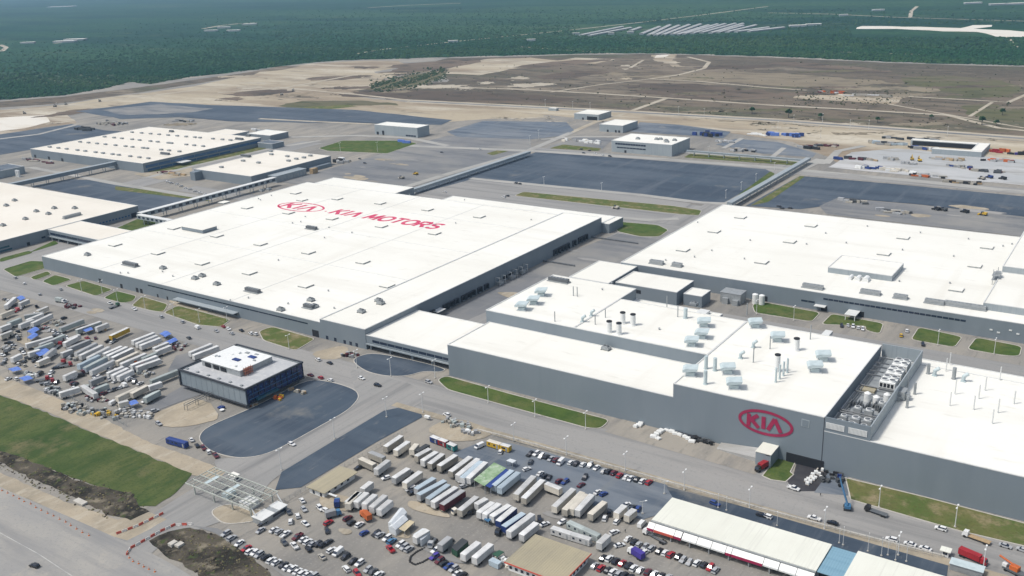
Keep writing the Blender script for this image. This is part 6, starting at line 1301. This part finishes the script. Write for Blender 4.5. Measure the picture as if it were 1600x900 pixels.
M['weed'] = mat('ditch_weeds', (.095, .10, .045), 1, [(.2, U, (.18, .155, .09), .42, .6, 5)], spec=.05)
pts = []
for _ in range(5200):
    px, py = random.uniform(0, 440), random.uniform(700, 900)
    if inside((px, py), [(0, 703), (60, 722), (130, 752), (204, 768), (232, 800), (170, 812), (110, 786), (50, 758), (0, 733)]) or inside((px, py), [(240, 848), (300, 828), (335, 838), (390, 868), (432, 905), (350, 940), (300, 890)]):
        if not (255 < px < 292 and 840 < py < 862): pts.append(G(px, py))
cl = random.sample(pts, min(len(pts), 200))
M['clod'] = mat('dark_soil_clod', (.06, .052, .042), 1, [(.5, U, (.12, .1, .075), .45, .65, 4)], spec=.05)
bushes('soil_clods', [(x+random.uniform(-2, 2), y+random.uniform(-2, 2)) for x, y in cl], .25, .7, 'clod')
bushes('ditch_weeds', random.sample(pts, len(pts)*2//3), .15, .45, 'weed')
# single trees out on the fields
M['bark'] = mat('tree_bark', (.09, .07, .05), .9)
def tree(label, px, h, rz=0):
    x, y = G(*px); t = thing('field_tree', label, 'tree', (x, y, 0), rz, 'trees on the brown fields')
    tb_ = MB().cyl(0, 0, 0, h*.45, h*.05, 7, h*.03); tb_.tube((0, 0, h*.4), (h*.2, 0, h*.7), h*.02, 5); tb_.tube((0, 0, h*.4), (-h*.16, h*.1, h*.72), h*.02, 5); tb_.build('trunk', 'bark', t)
    m2 = MB()
    for _ in range(160):
        a, b = random.uniform(0, 6.28), random.uniform(-.5, 1.5); r = h*.38*random.uniform(.5, 1.05)
        c = Vector((r*math.cos(a)*math.cos(b), r*math.sin(a)*math.cos(b), h*.68+r*.75*math.sin(b))); s = h*.07*random.uniform(.6, 1.5)
        u1 = Vector((random.gauss(0, 1), random.gauss(0, 1), random.gauss(0, .6))).normalized(); v1 = u1.orthogonal().normalized()
        m2.poly([c-u1*s-v1*s*.6, c+u1*s-v1*s*.6, c+u1*s+v1*s*.6, c-u1*s+v1*s*.6])
    m2.build('crown', 'bush', t)
for i, (px, h) in enumerate((((1232, 184), 12), ((1282, 187), 9), ((1371, 192), 8), ((1534, 195), 11), ((1557, 197), 8), ((1566, 180), 9), ((1175, 178), 10), ((1455, 187), 7))):
    tree(f'small dark field tree, {nth(sorted([1232, 1282, 1371, 1534, 1557, 1566, 1175, 1455]).index(px[0]))} from the left beyond the far road', px, h)
# ------------------------------------------------------------------ haze
hz = MB().box(-56000, 56000, -56000, 56000, -1.2, 232).mesh('haze', [])
hm = bpy.data.materials.new('haze_air'); hm.use_nodes = True; t = hm.node_tree; t.nodes.clear()
ou = t.nodes.new('ShaderNodeOutputMaterial'); vo = t.nodes.new('ShaderNodeVolumePrincipled')
vo.inputs['Color'].default_value = (.45, .71, 1, 1); vo.inputs['Density'].default_value = 6e-5; vo.inputs['Anisotropy'].default_value = 0
t.links.new(vo.outputs[0], ou.inputs['Volume'])
hz.materials.append(hm); ho = put('haze', hz); ho['kind'] = 'stuff'
